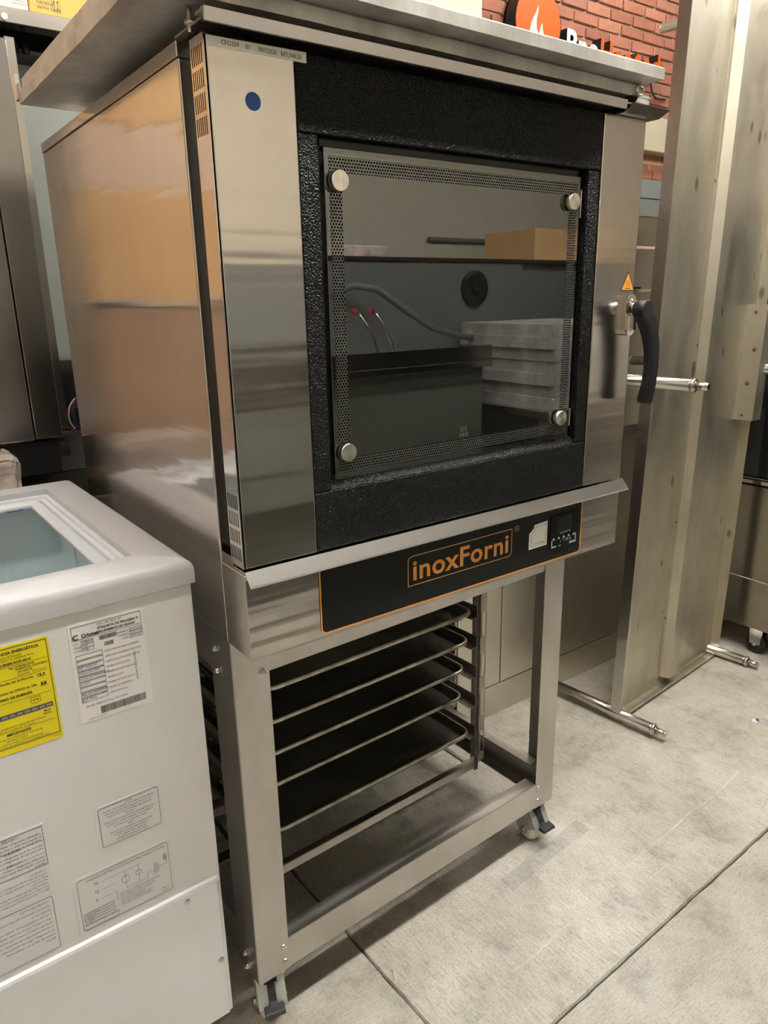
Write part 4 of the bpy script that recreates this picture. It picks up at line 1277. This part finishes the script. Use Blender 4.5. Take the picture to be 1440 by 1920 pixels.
# ================================================================== STEEL OVEN BEHIND, left
LB = (-.05, 1.45, 0)
lu = Thing('steel_oven', 'tall stainless oven standing behind the chest freezer, wires hanging at its side', 'oven', LB, off=LB)
A = lu.add
A('door', B(-.175, -.0480, 1.300, 1.345, 1.166, 2.215, .006, 2), 'steel_dark')
A('door_edge', B(-.0455, .0315, 1.300, 1.345, 1.170, 2.235, .003, 2), 'steel_dark')
A('jamb', B(.0320, .0560, 1.325, 1.445, 1.190, 2.245), 'steel_back')
A('side_panel', B(.0565, .95, 1.450, 1.456, 1.385, 2.2550, .001), 'grey_panel')
bm = BM(); box(bm, -.175, .95, 1.4565, 2.05, 1.0305, 2.30)
A('carcass', bm, 'cabinet_grey')
A('lower_void', B(.0565, .95, 1.4500, 1.4560, 1.170, 1.3845), 'black_rubber')
A('hinge_ledge', B(.0325, .40, 1.400, 1.4495, 1.158, 1.1690, .001), 'steel_back')
A('top_beam', B(-.185, .97, 1.290, 1.345, 2.268, 2.3055, .002), 'steel_back')
A('top_deck', B(-.185, .97, 1.3452, 2.05, 2.3005, 2.3055), 'steel_back')
A('top_void', B(-.175, .95, 1.4500, 1.4562, 2.2555, 2.2995), 'black_void')
bm = BM(); cyl(bm, (.062, 1.40, 2.225), (.062, 1.40, 2.262), .020, n=12); cyl(bm, (.10, 1.40, 2.226), (.10, 1.40, 2.255), .010, n=8)
box(bm, .03, .20, 1.38, 1.449, 2.215, 2.2245)
A('burner_fitting', bm, 'black_plastic')
for (x0, z0, hh) in ((-.010, 2.2830, 1), (.012, 2.2800, 1)):
    A('cap_screw', lathe(BM(), (x0 + .02, 1.2895, z0), (0, -1, 0), [(0, .008), (.006, .008), (.008, 0)], 12), 'white_print')
cols = ('wire_black', 'wire_red', 'wire_yellow', 'wire_white', 'wire_black', 'wire_blue', 'wire_red', 'wire_white', 'wire_black')
for k, cc in enumerate(cols):
    a = random.uniform(-.006, .006)
    pts = []
    for i in range(13):
        t = i / 12
        ang = R(200 - 190 * t)
        rr = .030 + .004 * k
        pts.append((.106 + a * 2 + rr * math.cos(ang) * (.55 + .08 * (k % 4)) + .006*(k % 3), 1.385 - .004 * k + .02 * t, 1.208 + .004 * (k % 5) + rr * math.sin(ang) * (.95 + .1 * (k % 3)) + a))
    pts = [(pts[0][0] + .012, pts[0][1], 1.178 + .002 * (k % 3))] + pts + [(.17, 1.40, 1.20 + .006 * k)]
    A('cable', tube(BM(), pts, .0026, 6), cc)
A('under_box', B(-.17, .02, 1.32, 1.44, 1.06, 1.158), 'black_plastic')
bm = BM(); prism(bm, [(-.02, 1.09), (.06, 1.10), (.055, 1.145), (-.025, 1.145)], 'y', 1.36, 1.44)
A('gas_box', bm, 'steel_dark')
A('plinth_cabinet', B(-.60, .95, 1.06, 1.98, .0, 1.0295, .003), 'steel_dark')
# cartons standing on it
bx = Thing('carton', 'yellow carton marked handle with care on top of the left oven', 'carton', (.25, 1.42, 2.306), off=(.25, 1.42, 2.306), group='cartons on the left oven')
bx.add('box', B(.104, .40, 1.315, 1.55, 2.306, 2.56, .003), 'yellow_carton')
bm = BM()
yq = 1.3146
text_into(bm, 'HANDLE', .0115, .1235, 2.3345, yq, res=2); text_into(bm, 'WITH CARE', .0115, .1235, 2.3225, yq, res=2)
outline(bm, rrect(.163, .184, 2.3215, 2.352, 0), .0007, yq, 1.315)
for xk in (.169, .178):
    rect(bm, xk - .0007, xk + .0007, 2.327, 2.345, yq)
    bm.faces.new([bm.verts.new(p) for p in ((xk - .003, yq, 2.344), (xk + .003, yq, 2.344), (xk, yq, 2.349))])
rect(bm, .165, .182, 2.3245, 2.3255, yq)
text_into(bm, 'THIS WAY UP', .0030, .1735, 2.3170, yq, align='CENTER')
bx.add('print', bm, 'ink')
bw = Thing('carton', 'white printed carton beside the yellow one on the left oven', 'carton', (-.05, 1.42, 2.306), off=(-.05, 1.42, 2.306), group='cartons on the left oven')
bw.add('box', B(-.18, .1010, 1.312, 1.56, 2.306, 2.55, .003), 'white_carton')
bm = BM(); text_into(bm, 'REFERENCIA', .006, .060, 2.329, 1.3116); text_into(bm, 'REFRIGERADOR', .006, .060, 2.3215, 1.3116)
bw.add('print', bm, 'ink_grey')
# wrapped parcel
bm = BM(); box(bm, -.42, -.138, 1.065, 1.24, 1.030, 1.168, .02, 2)
bmesh.ops.subdivide_edges(bm, edges=list(bm.edges), cuts=3, use_grid_fill=True)
for v in bm.verts:
    if v.co.z > 1.036: v.co += Vector((random.uniform(-.005, .005), random.uniform(-.005, .005), random.uniform(-.004, .006)))
pk = finish('wrapped_parcel', bm, 'wrap_film', None, (-.28, 1.15, 1.030))
pk.location = (-.28, 1.15, 1.030)
tag(pk, 'brown parcel in clear film lying behind the chest freezer', 'parcel')

# ================================================================== WALL SIGN
SB = (3.5, Y1, 3.0)
sg = Thing('wall_sign', 'sign with orange flame disc and raised white and orange letters on brick wall', 'sign', SB, off=SB)
A = sg.add
SY = 2.28
cx_, cz_, rr = 3.115, 3.055, .185
n_ = 48
circ = lambda r_: [(cx_ + r_*math.cos(2*math.pi*i/n_), cz_ + r_*math.sin(2*math.pi*i/n_)) for i in range(n_)]
A('disc_can', prism(BM(), circ(rr), 'y', SY + .004, SY + .085), 'black_plastic')
A('disc_back', prism(BM(), circ(rr * 1.02), 'y', SY + .100, SY + .126), 'steel_back')
A('disc_face', prism(BM(), circ(rr), 'y', SY, SY + .004), 'orange_sign')
bm = BM()
fl = [(-.055, -.10), (-.072, -.045), (-.060, .0), (-.030, .045), (-.008, .085), (-.012, .050), (-.022, .015), (-.018, -.035), (.004, -.060), (.010, -.030), (.026, .005), (.030, -.02), (.040, -.05), (.044, -.085), (.020, -.12), (-.025, -.125)]
prism(bm, [(cx_ + x, cz_ + z) for x, z in fl], 'y', SY - .003, SY)
A('flame', bm, 'white_print')
def letters(word, x, z, size, mat, sx):
    for ch in word:
        bm = BM(); text_into(bm, ch, size, 0, 0, 0, sx=sx, bold=.006, extrude=.035, res=3)
        xs_ = [v.co.x for v in bm.verts]; mn, mxx = min(xs_), max(xs_)
        for v in bm.verts: v.co.x += x - mn; v.co.z += z; v.co.y += SY + .035
        bmesh.ops.recalc_face_normals(bm, faces=bm.faces)
        for f in bm.faces:
            f.material_index = 0 if (abs(f.normal.y) > .9 and f.calc_center_median().y < SY + .01) else 1
        A('letter', bm, (mat, 'black_plastic'))
        x += mxx - mn + .018
    return x
xe = letters('Pro', 3.362, 2.928, .205, 'white_print', .90)
letters('Heated', xe, 2.928, .205, 'orange_sign', .90)
bm = BM()
for (x0, x1) in ((3.30, 4.38),): box(bm, x0, x1, SY + .085, SY + .110, 2.955, 2.985)
A('letter_rail', bm, 'black_plastic')
bm = BM()
for xk in (3.115, 3.6, 4.1): box(bm, xk - .012, xk + .012, SY + .100 if xk > 3.2 else SY + .08, Y1 - .012, 2.958, 2.982)
A('stand_off', bm, 'black_plastic')
bm = BM(); tube(bm, [(4.32, 2.36, 2.93), (4.36, 2.37, 2.88), (4.42, 2.38, 2.85), (4.55, 2.39, 2.86)], .006, 6)
A('sign_cable', bm, 'wire_black')

# ================================================================== OPPOSITE SIDE OF THE AISLE (seen in the oven glass)
OBk = (1.6, -2.5, 0)
oc = Thing('refrigeration_cabinet', 'dark grey equipment back with fan and hoses across the aisle', 'cabinet', OBk, off=OBk)
A = oc.add
A('body', B(-.6, 2.98, -2.85, -2.20, .0, 1.745, .004), 'cabinet_grey')
A('end_panel', B(2.985, 3.9, -2.85, -2.23, .0, 1.745, .004), 'cabinet_grey')
A('top_edge', B(-.61, 3.91, -2.86, -2.19, 1.7452, 1.765), 'steel_dark')
A('work_ledge', B(.2, 2.30, -2.19, -1.75, 1.20, 1.235, .003), 'steel_back')
A('ledge_front', B(.2, 2.30, -1.78, -1.752, 1.236, 1.31), 'steel_back')
A('lower_cabinet', B(.2, 2.28, -2.19, -1.80, .72, 1.195), 'grey_panel')
A('fan', lathe(BM(), (2.58, -2.1995, 1.600), (0, 1, 0), [(0, .10), (.02, .10), (.025, .085), (.018, .03), (.03, .028), (.032, 0)], 28), 'black_plastic')
A('hose', tube(BM(), [(1.60, -2.18, 1.58), (1.68, -2.12, 1.62), (1.80, -2.08, 1.60), (1.95, -2.05, 1.50), (2.12, -2.03, 1.40), (2.30, -2.02, 1.35), (2.45, -2.05, 1.33)], .018, 8), 'cabinet_grey')
for xk in (1.62, 1.72):
    A('valve', cyl(BM(), (xk, -2.05, 1.50), (xk, -2.01, 1.49), .012, n=10), 'wire_red')
    A('pipe', tube(BM(), [(xk, -2.0, 1.50), (xk + .06, -1.98, 1.40), (xk + .10, -1.98, 1.32), (xk + .10, -1.98, 1.24)], .008, 6), 'chrome')
for xk in (1.80, 2.05, 2.25):
    A('leg', cyl(BM(), (xk, -1.83, .0), (xk, -1.83, .719), .02, n=10), 'tube_steel')
for k in range(7):
    z0 = .98 + k * .0622
    dx = random.uniform(-.015, .015)
    s_ = finish('stacked_slab', rough_slab(2.44 + dx, 3.20 + dx, -2.14, -1.45, z0, z0 + .0615, 20 + k), 'stone_slab', None, (2.8, -1.80, z0))
    s_.location = (2.8, -1.80, z0)
    tag(s_, 'thick grey slab mirrored in the oven glass, %s of its stack' % ('lowest', 'second from the bottom', 'third from the bottom', 'fourth, in the middle', 'third from the top', 'second from the top', 'topmost')[k], 'slab', 'slabs stacked across the aisle')
pl = Thing('slab_table', 'steel trestle carrying the stacked slabs across the aisle', 'table', (2.82, -1.8, 0), off=(2.82, -1.8, 0))
pl.add('top', B(2.40, 3.24, -2.16, -1.43, .94, .9795, .003), 'steel_back')
for (x, y) in ((2.43, -2.13), (3.21, -2.13), (2.43, -1.46), (3.21, -1.46)):
    pl.add('leg', B(x - .02, x + .02, y - .02, y + .02, 0, .9398), 'steel_back')
def simple(name, bm, mat, base, label, cat, group=None):
    o = finish(name, bm, mat, None, base); o.location = base
    return tag(o, label, cat, group)
simple('film_wrapped_box', B(1.45, 2.02, -2.75, -2.25, 1.7655, 1.825, .01, 2), 'wrap_film', (1.7, -2.5, 1.7655), 'film wrapped flat box on the equipment across the aisle', 'box')
simple('kraft_carton', B(3.14, 3.60, -2.70, -2.25, 1.7655, 1.955, .004), 'kraft', (3.37, -2.5, 1.7655), 'brown carton at the end of the equipment across the aisle', 'carton')
# kraft bundles by the back wall, mirrored warm in the oven's side
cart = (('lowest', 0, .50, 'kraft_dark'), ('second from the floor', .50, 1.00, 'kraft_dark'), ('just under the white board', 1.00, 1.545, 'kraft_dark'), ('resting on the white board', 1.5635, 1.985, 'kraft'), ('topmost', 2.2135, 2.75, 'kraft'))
for (nm_, z0, z1, mt_) in cart:
    simple('cardboard_carton', B(-1.6, -.225, 2.03, 2.38, z0, z1 - .0015, .006), mt_, (-.9, 2.2, z0), 'big brown carton by the brick wall, %s in its stack' % nm_, 'carton', 'cartons by the brick wall')
simple('white_board', B(-1.62, -.215, 2.00, 2.39, 1.5450, 1.5625, .002), 'white_carton', (-.9, 2.2, 1.545), 'thin white board between brown cartons by the brick wall', 'board')
fb = Thing('flat_carton_bundle', 'bundle of flattened pale cartons in the carton stack by the brick wall', 'cardboard', (-.9, 2.2, 1.985), off=(-.9, 2.2, 1.985))
for k in range(14):
    fb.add('carton_sheet', B(-1.58 + random.uniform(-.01, .01), -.235 + random.uniform(-.008, .008), 2.032 + random.uniform(0, .006), 2.37, 1.985 + k*.0163, 1.985 + k*.0163 + .0140, .001), 'kraft_pale')

# ================================================================== LITTER ON THE FLOOR
bm = BM(); prism(bm, [(2.052, .070), (2.072, .078), (2.066, .094), (2.046, .086)], 'z', .0006, .0022)
sp = simple('paper_scrap', bm, 'white_print', (2.06, .08, .0006), 'tiny white scrap with a blue corner lying on the open floor', 'scrap')
bm = BM(); prism(bm, [(2.062, .070), (2.076, .074), (2.074, .086), (2.060, .080)], 'z', .0024, .0032)
finish('blue_corner', bm, 'ink_blue', sp, (2.06, .08, .0006))
bm = BM(); tube(bm, [(.328, .062, .0016), (.331, .053, .004), (.324, .044, .006), (.322, .034, .004), (.314, .026, .0016)], .0014, 6)
simple('straw_bit', bm, 'kraft_pale', (.323, .044, .0002), 'small curled yellow straw lying by the floor joint near the stand', 'straw')
